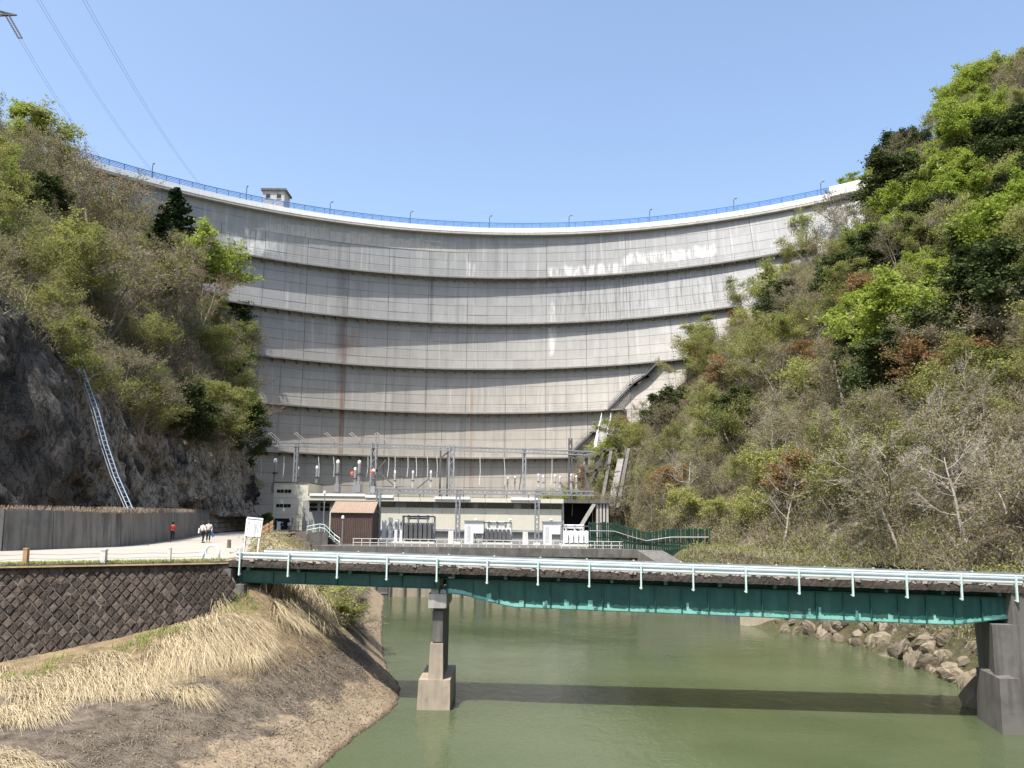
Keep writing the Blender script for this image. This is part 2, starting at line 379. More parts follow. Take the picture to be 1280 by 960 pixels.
# left hillside and cliff
Ys = np.concatenate([np.arange(-30, 28, 6), np.arange(28, 40, .8), np.arange(40, 116, .42), np.arange(116, 135, .8), np.arange(135, 200, 2.5), np.arange(200, 300, 10)])
Dc = np.concatenate([np.linspace(-.3, 3.8, 46)]); Dh = np.concatenate([np.linspace(3.8, 30, 34), np.linspace(32, 170, 40)])
def rockoff(X, Y, z):
    p = Vector((X * .22, Y * .22, z * .12)); r = mnoise.ridged_multi_fractal(p, 1.0, 2.1, 5, 1.0, 2.0)
    q = Vector((X * .6, Y * .6 + z * .15, z * .3))
    cell = mnoise.voronoi(q)[0]
    def facet(q2, a, b):
        pt = mnoise.voronoi(q2)[1][0]; iv = mnoise.noise_vector(pt * 5.3 + Vector((1.7, .3, 9.1))); return iv.x * a + (q2 - pt).dot(iv) * b
    c3 = facet(Vector((X * .2, Y * .2 + z * .05, z * .15)), 1.4, 2.6) + facet(Vector((X * .55, Y * .55 - z * .1, z * .38)), .55, 1.1) + facet(Vector((X * 1.3, Y * 1.3, z * .9)), .2, .45)
    return (r - 1.1) * .3 + c3 + mnoise.noise(Vector((X * .07, Y * .07, z * .05))) * 1.5
def lpt(Y, d):
    X = XL(Y) - d; z = hL(X, Y) if d > 0 else 2.0
    k = min(1, max(0, (d + .3) * 2)) * (1 - min(1, max(0, (d - 3.0) / 3.0)) * .8)
    off = rockoff(X, Y, z) * k if 20 < Y < 150 else 0
    return (X + off, Y - off * .15, z + (mnoise.noise(Vector((X * .35, Y * .35, 0))) * .5 if d > 4 else 0))
P = np.array([[lpt(Y, d) for d in Dc] for Y in Ys])[:, ::-1]
o = link('cliff', grid_mesh('cliff', P, M['rock'], smooth=False)); tag(o, kind='structure')
P = np.array([[lpt(Y, d) for d in Dh] for Y in Ys])[:, ::-1]
o = link('hillside_left', grid_mesh('hillside_left', P, M['hill'])); tag(o, kind='structure')

# ground sheet to the horizon, river bed level
o = MB().add([(-1500, -1500, -9.6), (1500, -1500, -9.6), (1500, 1500, -9.6), (-1500, 1500, -9.6)], [(0, 1, 2, 3)]).build('ground', M['hill']); tag(o, kind='structure')
o = MB().add([(-60, -60, WZ), (60, -60, WZ), (60, 97, WZ), (-60, 97, WZ)], [(0, 1, 2, 3)]).build('river_water', M['water']); tag(o, kind='structure')

# right bank between river and hill
Ys = np.arange(-40, 97, .9); T = np.linspace(0, 1, 26); P = np.zeros((len(Ys), len(T), 3))
for i, Y in enumerate(Ys):
    wx = watR(Y); tx = toeR(Y) + .6
    zb = -1.0
    prof = [(wx - 2.5, -9.6), (wx, WZ), (wx + 2.2, -4.3), (wx + 3.8, -1.9), (wx + 4.6, zb - .1), (max(tx, wx + 6), zb - .05)]
    px = [p[0] for p in prof]; pz = [p[1] for p in prof]
    for j, t in enumerate(T):
        X = px[0] + (px[-1] - px[0]) * t; z = np.interp(X, px, pz)
        k = 1 if z < -1.3 else .25
        n = mnoise.noise(Vector((X * .8, Y * .8, z))) * .45 + mnoise.noise(Vector((X * .25, Y * .25, 7))) * .6
        P[i, j] = (X, Y, z + n * k)
o = link('riverbank_right', grid_mesh('riverbank_right', P, M['hill'])); tag(o, kind='structure')

# left road: polygon strips, right edge and left edge
RE = [(-75, 12), (-40, 25.5), (-23.2, 35.2), (-14.6, 40.2), (-14.9, 45), (-18, 56), (-22.5, 72), (-27, 88), (-29, 100), (-29.5, 119.5)]
LE = [(-75, 28), (-44, 38), (-31, 47.3), (-27.7, 55), (-28.6, 62), (-31, 74), (-34.6, 87), (-36.6, 100), (-37.6, 110), (-38, 119.5)]
def along(pts, t):
    n = len(pts) - 1; i = min(int(t * n), n - 1); f = t * n - i
    return (pts[i][0] * (1 - f) + pts[i + 1][0] * f, pts[i][1] * (1 - f) + pts[i + 1][1] * f)
P = np.zeros((91, 9, 3))
for i in range(91):
    a = along(RE, i / 90); b = along(LE, i / 90)
    for j in range(9):
        f = j / 8; P[i, j] = (a[0] * (1 - f) + b[0] * f, a[1] * (1 - f) + b[1] * f, .02 - .25 * max(0, (i / 90 - .75)) + .02 * fbm(a[0] + j, a[1], .3))
o = link('road', grid_mesh('road', P, M['road'])); tag(o, kind='structure')
# verge under/at the right of the road and left river bank.  sections: Y -> list of (X,z) from water to top
secs = {
 0:   [(-3.0, -9.6), (-7.6, WZ), (-10.5, -6.3), (-18, -5.3), (-30, -5.0), (-48, -4.8)],
 20:  [(-5.0, -9.6), (-7.6, WZ), (-10.2, -6.2), (-17, -5.1), (-28, -4.9), (-47, -4.6)],
 28:  [(-5.0, -9.6), (-7.5, WZ), (-9.8, -6.1), (-14.5, -5.0), (-21, -4.75), (-33, -4.6)],
 33:  [(-4.4, -9.6), (-6.9, WZ), (-9.0, -6.0), (-12.6, -4.5), (-17, -4.1), (-24, -4.3)],
 36.5:[(-3.8, -9.6), (-6.3, WZ), (-8.4, -5.8), (-11.2, -4.0), (-14.4, -3.0), (-18, -3.3)],
 39:  [(-3.4, -9.6), (-5.9, WZ), (-7.9, -5.6), (-10.0, -3.8), (-12.4, -2.3), (-15.2, -2.5)],
 41:  [(-3.2, -9.6), (-5.7, WZ), (-7.7, -5.4), (-9.9, -3.6), (-12.4, -1.7), (-14.8, -.4)],
 44.5:[(-3.5, -9.6), (-6.0, WZ), (-8.1, -5.3), (-10.4, -3.4), (-12.9, -1.5), (-15.1, -.05)],
 50:  [(-5.0, -9.6), (-7.6, WZ), (-9.6, -5.3), (-12.0, -3.3), (-14.4, -1.4), (-16.4, -.05)],
 60:  [(-7.2, -9.6), (-9.6, WZ), (-11.6, -5.3), (-14.4, -3.3), (-17.2, -1.4), (-19.4, -.05)],
 75:  [(-9.6, -9.6), (-12, WZ), (-14.2, -5.3), (-17.6, -3.3), (-21, -1.4), (-23.6, -.05)],
 92:  [(-12.2, -9.6), (-14.6, WZ), (-17, -5.3), (-21, -3.3), (-25, -1.4), (-27.8, -.06)],
 100: [(-13, -9.6), (-16, WZ), (-20, -5.3), (-24, -3.3), (-27, -1.4), (-29.2, -.06)]}
SY = sorted(secs)
def bank_sec(Y):
    return [(float(np.interp(Y, SY, [secs[s][k][0] for s in SY])), float(np.interp(Y, SY, [secs[s][k][1] for s in SY]))) for k in range(6)]
def bank_pt(Y, t):
    s = bank_sec(Y); i = min(int(t * 5), 4); f = t * 5 - i
    X = s[i][0] * (1 - f) + s[i + 1][0] * f; z = s[i][1] * (1 - f) + s[i + 1][1] * f
    n = mnoise.noise(Vector((X * .9, Y * .9, 1))) * .12 + mnoise.noise(Vector((X * .3, Y * .3, 5))) * .12
    e = 1 - abs(t * 2 - 1) ** 6
    return (X, Y, z + n * e)
Ys = np.concatenate([np.arange(0, 26, 1.5), np.arange(26, 52, .35), np.arange(52, 100.1, 1.2)])
P = np.array([[bank_pt(Y, t) for t in np.linspace(0, 1, 41)] for Y in Ys])
o = link('riverbank_left', grid_mesh('riverbank_left', P[:, ::-1], M['bank'])); tag(o, kind='structure')
o = link('verge', grid_mesh('verge', np.array([[(a[0] + .25 * q, a[1] - .2 * q if a[1] < 40.2 else a[1], -.012 - .06 * q - .25 * max(0, i / 90 - .75)) for q in (-1.5, 0, 1.2)] for i in range(91) for a in [along(RE, i / 90)]]), M['bank'])); tag(o, kind='structure')
# bench at the foot of the cliff behind the retaining wall
P = []
for Y in np.arange(30, 119.1, 1.5):
    xl = float(np.interp(Y, [p[1] for p in LE], [p[0] for p in LE]))
    P.append([(xl - .15 + (XL(Y) - 1.2 - xl) * t, Y, (2.22 if Y < 97 else 2.22 - (Y - 97) * .03) + .12 * fbm(xl + t * 3, Y, .5)) for t in np.linspace(0, 1, 6)])
o = link('cliff_bench', grid_mesh('cliff_bench', np.array(P)[:, ::-1], M['bank'])); tag(o, kind='structure')

# ------------------------------------------------------------------ arch dam
LZ = [15.2, 25.1, 35.0, 45.4, 56.0]; CREST = 66.6
LEV = [-10, 15, 25, 35, 45.5, 56, 68]
fr = lerp(LEV, [62, 66, 70, 80, 90, 102, 113]); fcx = lerp(LEV, [-13, -12.5, -12, -9.8, -7, -4.8, -1.5])
def dam_y(X, z):
    r = fr(z); c = fcx(z); q = min(abs(X - c), r * .985)
    return 171 - r + math.sqrt(r * r - q * q)
def dam_n(X, z):
    e = .3; return Vector((dam_y(X + e, z) - dam_y(X - e, z), -2 * e, 0)).normalized()
def dam_mat():
    q = NT('dam_concrete'); c = q.n('TexCoord'); s = q.sep(c.outputs['Object']); u, v = s[0], s[2]
    def uvn(su, sv, scale, det=5, rg=.6):
        k = q.n('CombineXYZ'); q.l(q.math('MULTIPLY', u, su), k.inputs[0]); q.l(q.math('MULTIPLY', v, sv), k.inputs[1])
        return q.noise(k.outputs[0], scale, det, rg)
    wn = q.n('TexWhiteNoise', noise_dimensions='2D'); k = q.n('CombineXYZ')
    q.l(q.math('FLOOR', q.math('DIVIDE', u, 4.45)), k.inputs[0]); q.l(q.math('FLOOR', q.math('DIVIDE', v, 2.08)), k.inputs[1]); q.l(k.outputs[0], wn.inputs[0])
    g = uvn(1, 1, .05, 4); fine = uvn(1, .6, .8, 8, .7)
    grey = q.mix(fine, (.255, .257, .255), (.355, .357, .353)); warm = q.mix(fine, (.33, .30, .255), (.44, .405, .35))
    def mr(x, lo, hi, a=0, b=1):
        m_ = q.n('MapRange'); m_.inputs[1].default_value = lo; m_.inputs[2].default_value = hi; m_.inputs[3].default_value = a; m_.inputs[4].default_value = b
        q.l(x, m_.inputs[0]); return m_.outputs[0]
    col = q.mix(mr(q.math('ADD', v, q.math('MULTIPLY', g, 12)), 58, 22), grey, warm)
    col = q.mix(1.0, col, mr(wn.outputs[0], 0, 1, .92, 1.04), 'MULTIPLY')
    st = uvn(1, .05, .55, 6, .62)
    col = q.mix(q.ramp(st, [(.53, 0), (.72, .65)]), col, (.19, .185, .175))
    st2 = uvn(1.1, .04, 1.4, 5, .6)
    col = q.mix(q.ramp(st2, [(.56, 0), (.72, .5)]), col, (.50, .49, .47))
    # stain below every walkway: darker damp concrete streaks
    def box(x, lo, hi, e): return q.math('MULTIPLY', mr(x, lo - e, lo + e), mr(x, hi + e, hi - e))
    eff = q.ramp(uvn(1, .12, 1.1, 5, .7), [(.42, 0), (.60, 1)])
    for (x0, x1, z0, z1) in ((8, 24, 56.4, 58.6), (24.5, 43, 58.3, 60.6), (-63, -50, 57.5, 60.0), (-57, -54, 56.5, 62), (-10.5, -9, 56.5, 60), (8.2, 9.2, 38, 50)):
        q_ = q.math('MULTIPLY', box(u, x0, x1, .6), box(q.math('ADD', v, q.math('MULTIPLY', q.math('SUBTRACT', uvn(1, .02, .5, 3), .5), 3.0)), z0, z1, .5))
        col = q.mix(q.math('MULTIPLY', q_, q.math('MULTIPLY', eff, .65)), col, (.80, .79, .74))
    drip = q.math('MULTIPLY', box(u, 7, 44, 2), box(v, 46, 56, 1.5)); col = q.mix(q.math('MULTIPLY', drip, q.ramp(uvn(1, .05, 2.2, 5, .7), [(.5, 0), (.62, .7)])), col, (.15, .15, .15))
    for (x0, z0, z1, wd, cc) in ((-37.0, 12, 46, .35, (.22, .09, .035)), (-36.2, 38, 42, 1.6, (.26, .12, .05)), (-9, 8, 30, .25, (.3, .2, .12)), (-18.5, 44, 56, .25, (.1, .1, .1)), (-37.5, 30, 56, .9, (.17, .165, .16))):
        q_ = q.math('MULTIPLY', box(u, x0 - wd, x0 + wd, wd * .7), box(v, z0, z1, 2)); col = q.mix(q.math('MULTIPLY', q_, q.ramp(uvn(1, .15, .9, 4), [(.3, .2), (.6, .8)])), col, cc)
    q.bump(fine, .3, .05); return q.out(col, .9, 0, .25)
M['dam'] = dam_mat()
dam = empty('arch_dam', 'curved grey concrete arch dam with walkways across its face, closing the valley', 'dam', loc=(0, 171, -2))
def sub(o_, parent):   # keep world placement under an offset parent
    o_.parent = parent; o_.matrix_parent_inverse = Matrix.Translation(-parent.location); return o_
XJ = [-1.5 + 113 * math.sin(k * 4.45 / 113.0) for k in range(-22, 18)]
ROWS = []
zs = [2.0]
lifts = [2.0 + i * 2.2 for i in range(7)]
bands = [(2.0, 15.2, 6), (15.2, 25.1, 5), (25.1, 35.0, 5), (35.0, 45.4, 5), (45.4, 56.0, 5), (56.0, CREST - .4, 5)]
for a, b, n in bands:
    for i in range(n): ROWS.append((a + (b - a) * i / n, a + (b - a) * (i + 1) / n))
def dpt(X, z, off=0.0):
    return Vector((X, dam_y(X, z), z)) + dam_n(X, z) * off
blocks = []
def ground_at(X, Y):
    return max(hR(X, Y) if X > 0 else -9, hL(X, Y) if X < 0 and X < XL(Y) else -9)
for k in range(len(XJ) - 1):
    for (z0, z1) in ROWS:
        xa, xb = XJ[k], XJ[k + 1]; xm = (xa + xb) / 2
        if ground_at(xm, dam_y(xm, z1)) > z1 + .5: continue
        if z1 < 46 and xm < -62: continue
        blocks.append((k, xa, xb, z0, z1))
def block_mesh(bl):
    k, xa, xb, z0, z1 = bl
    ga = .045 if k % 2 == 0 else .018; gb = .045 if (k + 1) % 2 == 0 else .018
    xa2, xb2 = xa + ga, xb - gb; z0b, z1b = z0 + .028, z1 - .028
    pr = random.uniform(0, .05); xs = [xa2, (xa2 + xb2) / 2, xb2]
    mb = MB(); vs_ = []
    for x in xs: vs_ += [dpt(x, z0b, pr), dpt(x, z1b, pr)]
    for x in xs: vs_ += [dpt(x, z0b, -.3), dpt(x, z1b, -.3)]
    mb.add(vs_, [(0, 2, 3, 1), (2, 4, 5, 3), (1, 3, 9, 7), (3, 5, 11, 9), (0, 6, 8, 2), (2, 8, 10, 4), (0, 1, 7, 6), (4, 10, 11, 5)])
    return mb
def area(bl):
    k, xa, xb, z0, z1 = bl
    p = [proj(dpt(x, z)) for x, z in ((xa, z0), (xb, z0), (xb, z1), (xa, z1))]
    cx = sum(q[0] for q in p) / 4; cy = sum(q[1] for q in p) / 4
    a = abs((p[2][0] - p[0][0]) * (p[2][1] - p[0][1]))
    vis = (300 + (cy < 330) * -110 < cx < 1090 - max(0, (cy - 240)) * 1.05) and cy < 612
    return a * (1 if vis else .01)
blocks.sort(key=lambda b_: -area(b_))
for bl in blocks[:300]:
    sub(block_mesh(bl).build('concrete_block', M['dam']), dam)
mb = MB()
for bl in blocks[300:]:
    q = block_mesh(bl); mb.add(q.v, q.f)
o = sub(mb.build('concrete_blocks', M['dam']), dam); tag(o, kind='stuff')
# backing behind the joints
Xs = np.linspace(XJ[0], XJ[-1], 90); Zs = np.linspace(-9, CREST, 30)
P = np.array([[tuple(dpt(X, z, -.10)) for X in Xs] for z in Zs]); sub(link('joint_backing', grid_mesh('joint_backing', P, M['joint'])), dam)
def ring(z, o0, o1, z0, z1, xa, xb, n=90):
    mb = MB(); path = []; sides = []
    for i in range(n + 1):
        X = xa + (xb - xa) * i / n; path.append(dpt(X, z)); sides.append(dam_n(X, z))
    mb.sweep([Vector((p.x, p.y, 0)) for p in path], [(o0, z0), (o1, z0), (o1, z1), (o0, z1)], lambda i: sides[i], True)
    return mb
ends = {0: (-66, 14), 1: (-66, 24), 2: (-66, 38), 3: (-70, 46), 4: (-80, 60)}
OV = 1.6
for i, z in enumerate(LZ):
    xa, xb = ends[i]
    wk = sub(ring(z, -.2, OV, z - .32, z, xa, xb).build('walkway', M['walkway']), dam)
    br = MB(); rl = MB(); nb = int((xb - xa) / 2.2)
    for j in range(nb + 1):
        X = xa + (xb - xa) * j / nb; p = dpt(X, z); n = dam_n(X, z); t = Vector((-n.y, n.x, 0))
        a = [p + n * -.1, p + n * (OV - .15)]
        vs_ = []
        for s_ in (-.14, .14):
            vs_ += [a[0] + t * s_ + Vector((0, 0, -.33)), a[1] + t * s_ + Vector((0, 0, -.33)), a[1] + t * s_ + Vector((0, 0, -.5)), a[0] + t * s_ + Vector((0, 0, -1.0))]
        br.add(vs_, [(0, 1, 2, 3), (7, 6, 5, 4), (1, 5, 6, 2), (3, 2, 6, 7)])
        rl.bar(p + n * (OV - .1), p + n * (OV - .1) + Vector((0, 0, 1.05)), .05)
    for hh in (.55, 1.05):
        pts = [dpt(xa + (xb - xa) * j / 60, z) + dam_n(xa + (xb - xa) * j / 60, z) * (OV - .1) + Vector((0, 0, hh)) for j in range(61)]
        rl.tube(pts, .03, 4)
    b_ = br.build('bracket_row', M['walkway'], wk); tag(b_, kind='stuff')
    rl.build('railing', M['steel'], wk)
# crest
CXA, CXB = -100, 84
def crest_ring(o0, o1, z0, z1, xa=CXA, xb=CXB): return ring(CREST, o0, o1, z0, z1, xa, xb, 110)
sub(crest_ring(-6, 1.2, CREST - .5, CREST).build('crest_roadway', M['concrete']), dam)
sub(crest_ring(.85, 1.25, CREST + .004, CREST + 1.0).build('parapet', M['white_wall']), dam)
sub(crest_ring(-6, -5.7, CREST + .004, CREST + 1.15).build('parapet', M['concrete']), dam)
sub(crest_ring(-5.6, -.05, CREST - 4.5, CREST - .505).build('crest_core', M['concrete']), dam)
rl = MB(); NB = 92
def cp(X, off, h): return dpt(X, CREST) + dam_n(X, CREST) * off + Vector((0, 0, h))
for j in range(NB + 1):
    X = CXA + (CXB - CXA) * j / NB; rl.bar(cp(X, 1.05, .95), cp(X, 1.05, 2.3), .12)
for hh in (1.4, 1.7, 2.0, 2.3):
    rl.tube([cp(CXA + (CXB - CXA) * j / 110, 1.05, hh) for j in range(111)], .065 if hh < 2.1 else .10, 5)
sub(rl.build('blue_railing', M['blue_paint']), dam)
# raised white end of the parapet on the right
p0 = atZ(1058, 232, CREST).x
mb = MB(); sd = []
path = []
for j in range(13):
    X = p0 + (p0 + 15 - p0) * j / 12; path.append(Vector((dpt(X, CREST).x, dpt(X, CREST).y, 0))); sd.append(dam_n(X, CREST))
mb.sweep(path, [(.6, CREST + .2), (1.6, CREST + .2), (1.6, CREST + 2.2), (.6, CREST + 2.2)], lambda i: sd[i], True)
sub(mb.build('parapet', M['white_wall']), dam)
# crest lamps
first = None
names = ['leftmost', 'second', 'third', 'fourth', 'fifth', 'sixth', 'seventh', 'eighth', 'ninth', 'tenth']
for i, px in enumerate((178, 296, 405, 509, 611, 713, 817, 926, 1037)):
    py = float(np.interp(px, [180, 300, 400, 500, 625, 750, 850, 950, 1060], [221, 246, 264, 277, 287, 282, 272, 258, 238]))
    X = atZ(px, py, CREST).x; q = cp(X, -.2, .0)
    if first is None:
        first = empty('lamp_post', 'x', 'lamp post', 'lamp posts along the dam crest')
        MB().tube([(0, 0, 0), (0, 0, 4.1), (.25, -.15, 4.35)], [.1, .08, .06], 6).build('pole', M['steel_dark'], first)
        MB().box((.42, -.25, 4.38), (.5, .22, .14), rz=-.5).build('lamp_head', M['steel_dark'], first); o = first
    else: o = copy_tree(first)
    o.location = q; o.rotation_euler = (0, 0, random.uniform(-.4, .4))
    o['label'] = f'thin lamp post on the blue-railed dam crest, {names[i]} from the left'
# gatehouse on the crest
g = atY(346, 250, 165); gx = g.x; gy = dam_y(gx, CREST) + 6
gh = empty('gatehouse', 'small grey flat-roofed gatehouse standing on the dam crest behind the railing', 'building', loc=(gx, gy, CREST + 1.9))
MB().bb(-2.4, 2.4, -2, 2, -4, 4.3).build('wall', M['concrete'], gh); rf = MB().bb(-2.75, 2.75, -2.4, 2.4, 4.3, 4.75).build('roof', M['concrete_dark'], gh)
for x in (-1.2, 1.2): wn = MB().bb(x - .45, x + .45, -2.06, -1.9, 2.6, 3.5).build('window', M['glass_dark'], gh); MB().bb(x - .55, x + .55, -2.1, -2.0, 2.45, 2.58).build('sill', M['concrete'], wn)
# ------------------------------------------------------------------ left retaining wall along the road
LEs = [(-75, 28), (-44, 38), (-31, 47.3), (-27.7, 55), (-28.6, 62), (-31, 74), (-34.6, 87), (-35.6, 92)]
rw = empty('retaining_wall', 'tall dark streaked concrete retaining wall along the road below the cliff', 'wall', loc=(-30, 50, 0))
def wpos(pts):
    out = [0.0]
    for a, b in zip(pts[:-1], pts[1:]): out.append(out[-1] + math.dist(a, b))
    return out
WD = wpos(LEs)
def wpt(d): return Vector((float(np.interp(d, WD, [p[0] for p in LEs])), float(np.interp(d, WD, [p[1] for p in LEs])), 0))
ds = [0, 12, 24, WD[1], 37, WD[2] + .3, WD[2] + 3.5, WD[3] - .55, WD[3] + .5, WD[3] + 4, WD[4], WD[4] + 4.4, WD[5] - 2, WD[5] + 3, WD[6] - 4, WD[6], WD[7]]
ds = sorted(ds)
wall_top = lambda Y: float(np.interp(Y, [28, 38, 47, 55, 62, 80, 92], [2.9, 2.7, 2.6, 2.36, 2.4, 2.5, 2.45]))
mats_alt = [surf('wall_concrete', (.125, .12, .112), (.215, .207, .193), .9, streak=.7, streakcol=(.055, .05, .046), bscale=10, dirt=.3), surf('concrete_streaked', (.14, .135, .125), (.23, .22, .205), .9, streak=.8, streakcol=(.035, .032, .03), bscale=10, dirt=.3)]
for i in range(len(ds) - 1):
    a, b = wpt(ds[i] + .015), wpt(ds[i + 1] - .015)
    t = (b - a).normalized(); n = Vector((t.y, -t.x, 0)); ha, hb = wall_top(a.y), wall_top(b.y); pr = random.uniform(0, .03)
    B = .16
    p8 = [a + n * (B + pr) + Vector((0, 0, -.3)), b + n * (B + pr) + Vector((0, 0, -.3)), b - n * .35 + Vector((0, 0, -.3)), a - n * .35 + Vector((0, 0, -.3)),
          a + n * pr + Vector((0, 0, ha)), b + n * pr + Vector((0, 0, hb)), b - n * .35 + Vector((0, 0, hb)), a - n * .35 + Vector((0, 0, ha))]
    MBp = MB().hexa(p8); sub(MBp.build('wall_panel', mats_alt[1] if i in (7, 8, 10, 11, 12) else mats_alt[0]), rw)
# rough stone revetment beyond the wall, foot of the cliff
rv = empty('revetment', 'low sloping stone revetment at the foot of the cliff beyond the concrete wall', 'wall', loc=(-36, 100, 0))
for i in range(26):
    for j in range(4):
        Y = 92.2 + i * .95; x = float(np.interp(Y, [p[1] for p in LE], [p[0] for p in LE])) - j * .22; z = .3 + j * .55
        mb = MB().box((0, 0, 0), (.45, .86 + random.uniform(-.1, .05), .5)); 
        mb.v = [(p[0] + random.uniform(-.06, .06), p[1] + random.uniform(-.06, .06), p[2] + random.uniform(-.05, .05)) for p in mb.v]
        o = mb.build('stone', M['boulder'] if random.random() < .4 else M['concrete_dark'], rv); o.location = (x + 36, Y - 100 + (.45 if j % 2 else 0), z); o.rotation_euler = (0, -.35, .06)
MB().add([(-1.6, -8, -.2), (.2 - 2.0, 17.5, -.2), (-3.0, 17.5, 2.3), (-2.2, -8, 2.3)], [(0, 1, 2, 3)]).build('backing', M['concrete_dark'], rv)

# ------------------------------------------------------------------ masonry slope below the road (diamond-laid stone blocks)
T0 = Vector((-23.2, 35.2, .02)); T1 = Vector((-14.55, 40.25, .02))
td = (T1 - T0).normalized(); nh = Vector((td.y, -td.x, 0)); BAT = .42
upv = (Vector((0, 0, 1)) - nh * BAT).normalized(); wn_ = td.cross(upv).normalized()
if wn_.dot(nh) < 0: wn_ = -wn_
mw = empty('masonry_slope', 'dark brown diamond-laid stone block slope wall below the road', 'wall', loc=T1)
LT = (T1 - T0).length
def foot(sx): return float(np.interp(sx, [-14, -5, 0, 5, LT + .7], [-4.7, -4.65, -4.7, -4.2, -2.75]))   # z of the foot
wd_, ht_ = .42, .52
blocks_d = []
row = 0; dn = .02
c_up = 0
r_ = 0
while True:
    zc = -.38 - r_ * ht_ / 2
    if zc < -5: break
    for k in range(-36, 32):
        sx = k * wd_ + (wd_ / 2 if r_ % 2 else 0)
        edge = LT + (-zc) * .42
        if sx > edge - .2 or sx < -13: continue
        if zc < foot(sx) - .2: continue
        blocks_d.append((sx, zc))
    r_ += 1
variants = []
for v_ in range(8):
    a, b, h = wd_ / 2 * .97, ht_ / 2 * .97, random.uniform(.04, .09)
    j = lambda s_=.03: random.uniform(-s_, s_)
    base = [(0, -b, -.06), (a, 0, -.06), (0, b, -.06), (-a, 0, -.06)]
    top = [(j(), -b * .78 + j(), h + j(.03)), (a * .78 + j(), j(), h + j(.03)), (j(), b * .78 + j(), h + j(.03)), (-a * .78 + j(), j(), h + j(.03))]
    mid = [(x * .97, y * .97, h * .45) for x, y, z in base]; c = (j(.04), j(.04), h + .025 + j(.02))
    mb = MB().add(base + mid + top + [c], [(0, 1, 5, 4), (1, 2, 6, 5), (2, 3, 7, 6), (3, 0, 4, 7), (4, 5, 9, 8), (5, 6, 10, 9), (6, 7, 11, 10), (7, 4, 8, 11), (8, 9, 12), (9, 10, 12), (10, 11, 12), (11, 8, 12)])
    variants.append(mb)
vm = [v_.mesh('stone_block', M['stone_block']) for v_ in variants]
RM = Matrix(((td.x, upv.x, wn_.x), (td.y, upv.y, wn_.y), (td.z, upv.z, wn_.z)))
def bpos(sx, zc): return T0 + td * sx - upv * (-zc / upv.z) + Vector((0, 0, 0))
def bkey(q):
    p = proj(bpos(*q)); vis = p[0] > -8 and p[1] < 965
    return (0 if vis else 1, bpos(*q).y)
blocks_d.sort(key=bkey)
for q in blocks_d[:300]:
    o = link('stone_block', random.choice(vm), mw); o.matrix_local = Matrix.Translation(bpos(*q) - T1) @ RM.to_4x4() @ Matrix.Rotation(random.choice((0, math.pi)) + random.gauss(0, .05), 4, 'Z') @ Matrix.Translation((random.gauss(0, .01), random.gauss(0, .01), random.gauss(0, .02)))
mb = MB()
for q in blocks_d[300:]:
    v_ = random.choice(variants); p = bpos(*q) - T1; mb.add([p + RM @ Vector(x) for x in v_.v], v_.f)
if mb.v: tag(mb.build('stone_blocks', M['stone_block'], mw), kind='stuff')
L0, L1 = -16, LT
def wp(s_, z, off): return T0 + td * s_ - upv * ((.02 - z) / upv.z) + wn_ * off - T1
MB().add([wp(L0, -6.2, .0), wp(L1 + 2.5, -6.2, .0), wp(L1, 0, 0), wp(L0, 0, 0)], [(0, 1, 2, 3)]).build('mortar_bed', M['mortar'], mw)
MB().add([wp(L1, 0, .01), wp(L1 + 2.5, -6.2, .01), wp(L1 + 2.5, -6.2, .01) + Vector((-1.5, 3.2, 0)), wp(L1, 0, .01) + Vector((-1.5, 3.2, 0))], [(0, 1, 2, 3)]).build('end_face', M['mortar'], mw)
cpm = MB()
N_ = 60
for i in range(N_):
    a, b = L0 + (L1 - L0) * i / N_, L0 + (L1 - L0) * (i + 1) / N_; h0 = random.uniform(-.03, .03)
    pa, pb = wp(a, 0, 0), wp(b - .01, 0, 0)
    cpm.hexa([pa + nh * .1 + Vector((0, 0, -.26)), pb + nh * .1 + Vector((0, 0, -.26)), pb - nh * .3 + Vector((0, 0, -.26)), pa - nh * .3 + Vector((0, 0, -.26)), pa + nh * .06 + Vector((0, 0, .03 + h0)), pb + nh * .06 + Vector((0, 0, .03 + h0)), pb - nh * .3 + Vector((0, 0, .03)), pa - nh * .3 + Vector((0, 0, .03))])
cpm.build('coping', M['stone_block'], mw)

# ------------------------------------------------------------------ road bridge
PL = atY(300, 701, 40.1); PR = atY(1262, 733, 37.6)
BE = (PR - PL); BL = BE.length; BE.normalize(); BN = Vector((-BE.y, BE.x, 0)).normalized()
bridge = empty('road_bridge', 'dark teal steel girder bridge with pale guardrails crossing the river', 'bridge', loc=PL)
def bp(s_, w_, h): return BE * s_ + BN * w_ + Vector((0, 0, h))
def s_at(px):
    lo, hi = -10, BL + 10
    for _ in range(40):
        mid = (lo + hi) / 2
        if proj(PL + BE * mid)[0] < px: lo = mid
        else: hi = mid
    return lo
BW = 3.9
def bbox(s0, s1, w0, w1, h0, h1): return [bp(s0, w0, h0), bp(s1, w0, h0), bp(s1, w1, h0), bp(s0, w1, h0), bp(s0, w0, h1), bp(s1, w0, h1), bp(s1, w1, h1), bp(s0, w1, h1)]
S0, S1, SP = -.6, BL + 1.2, s_at(549)
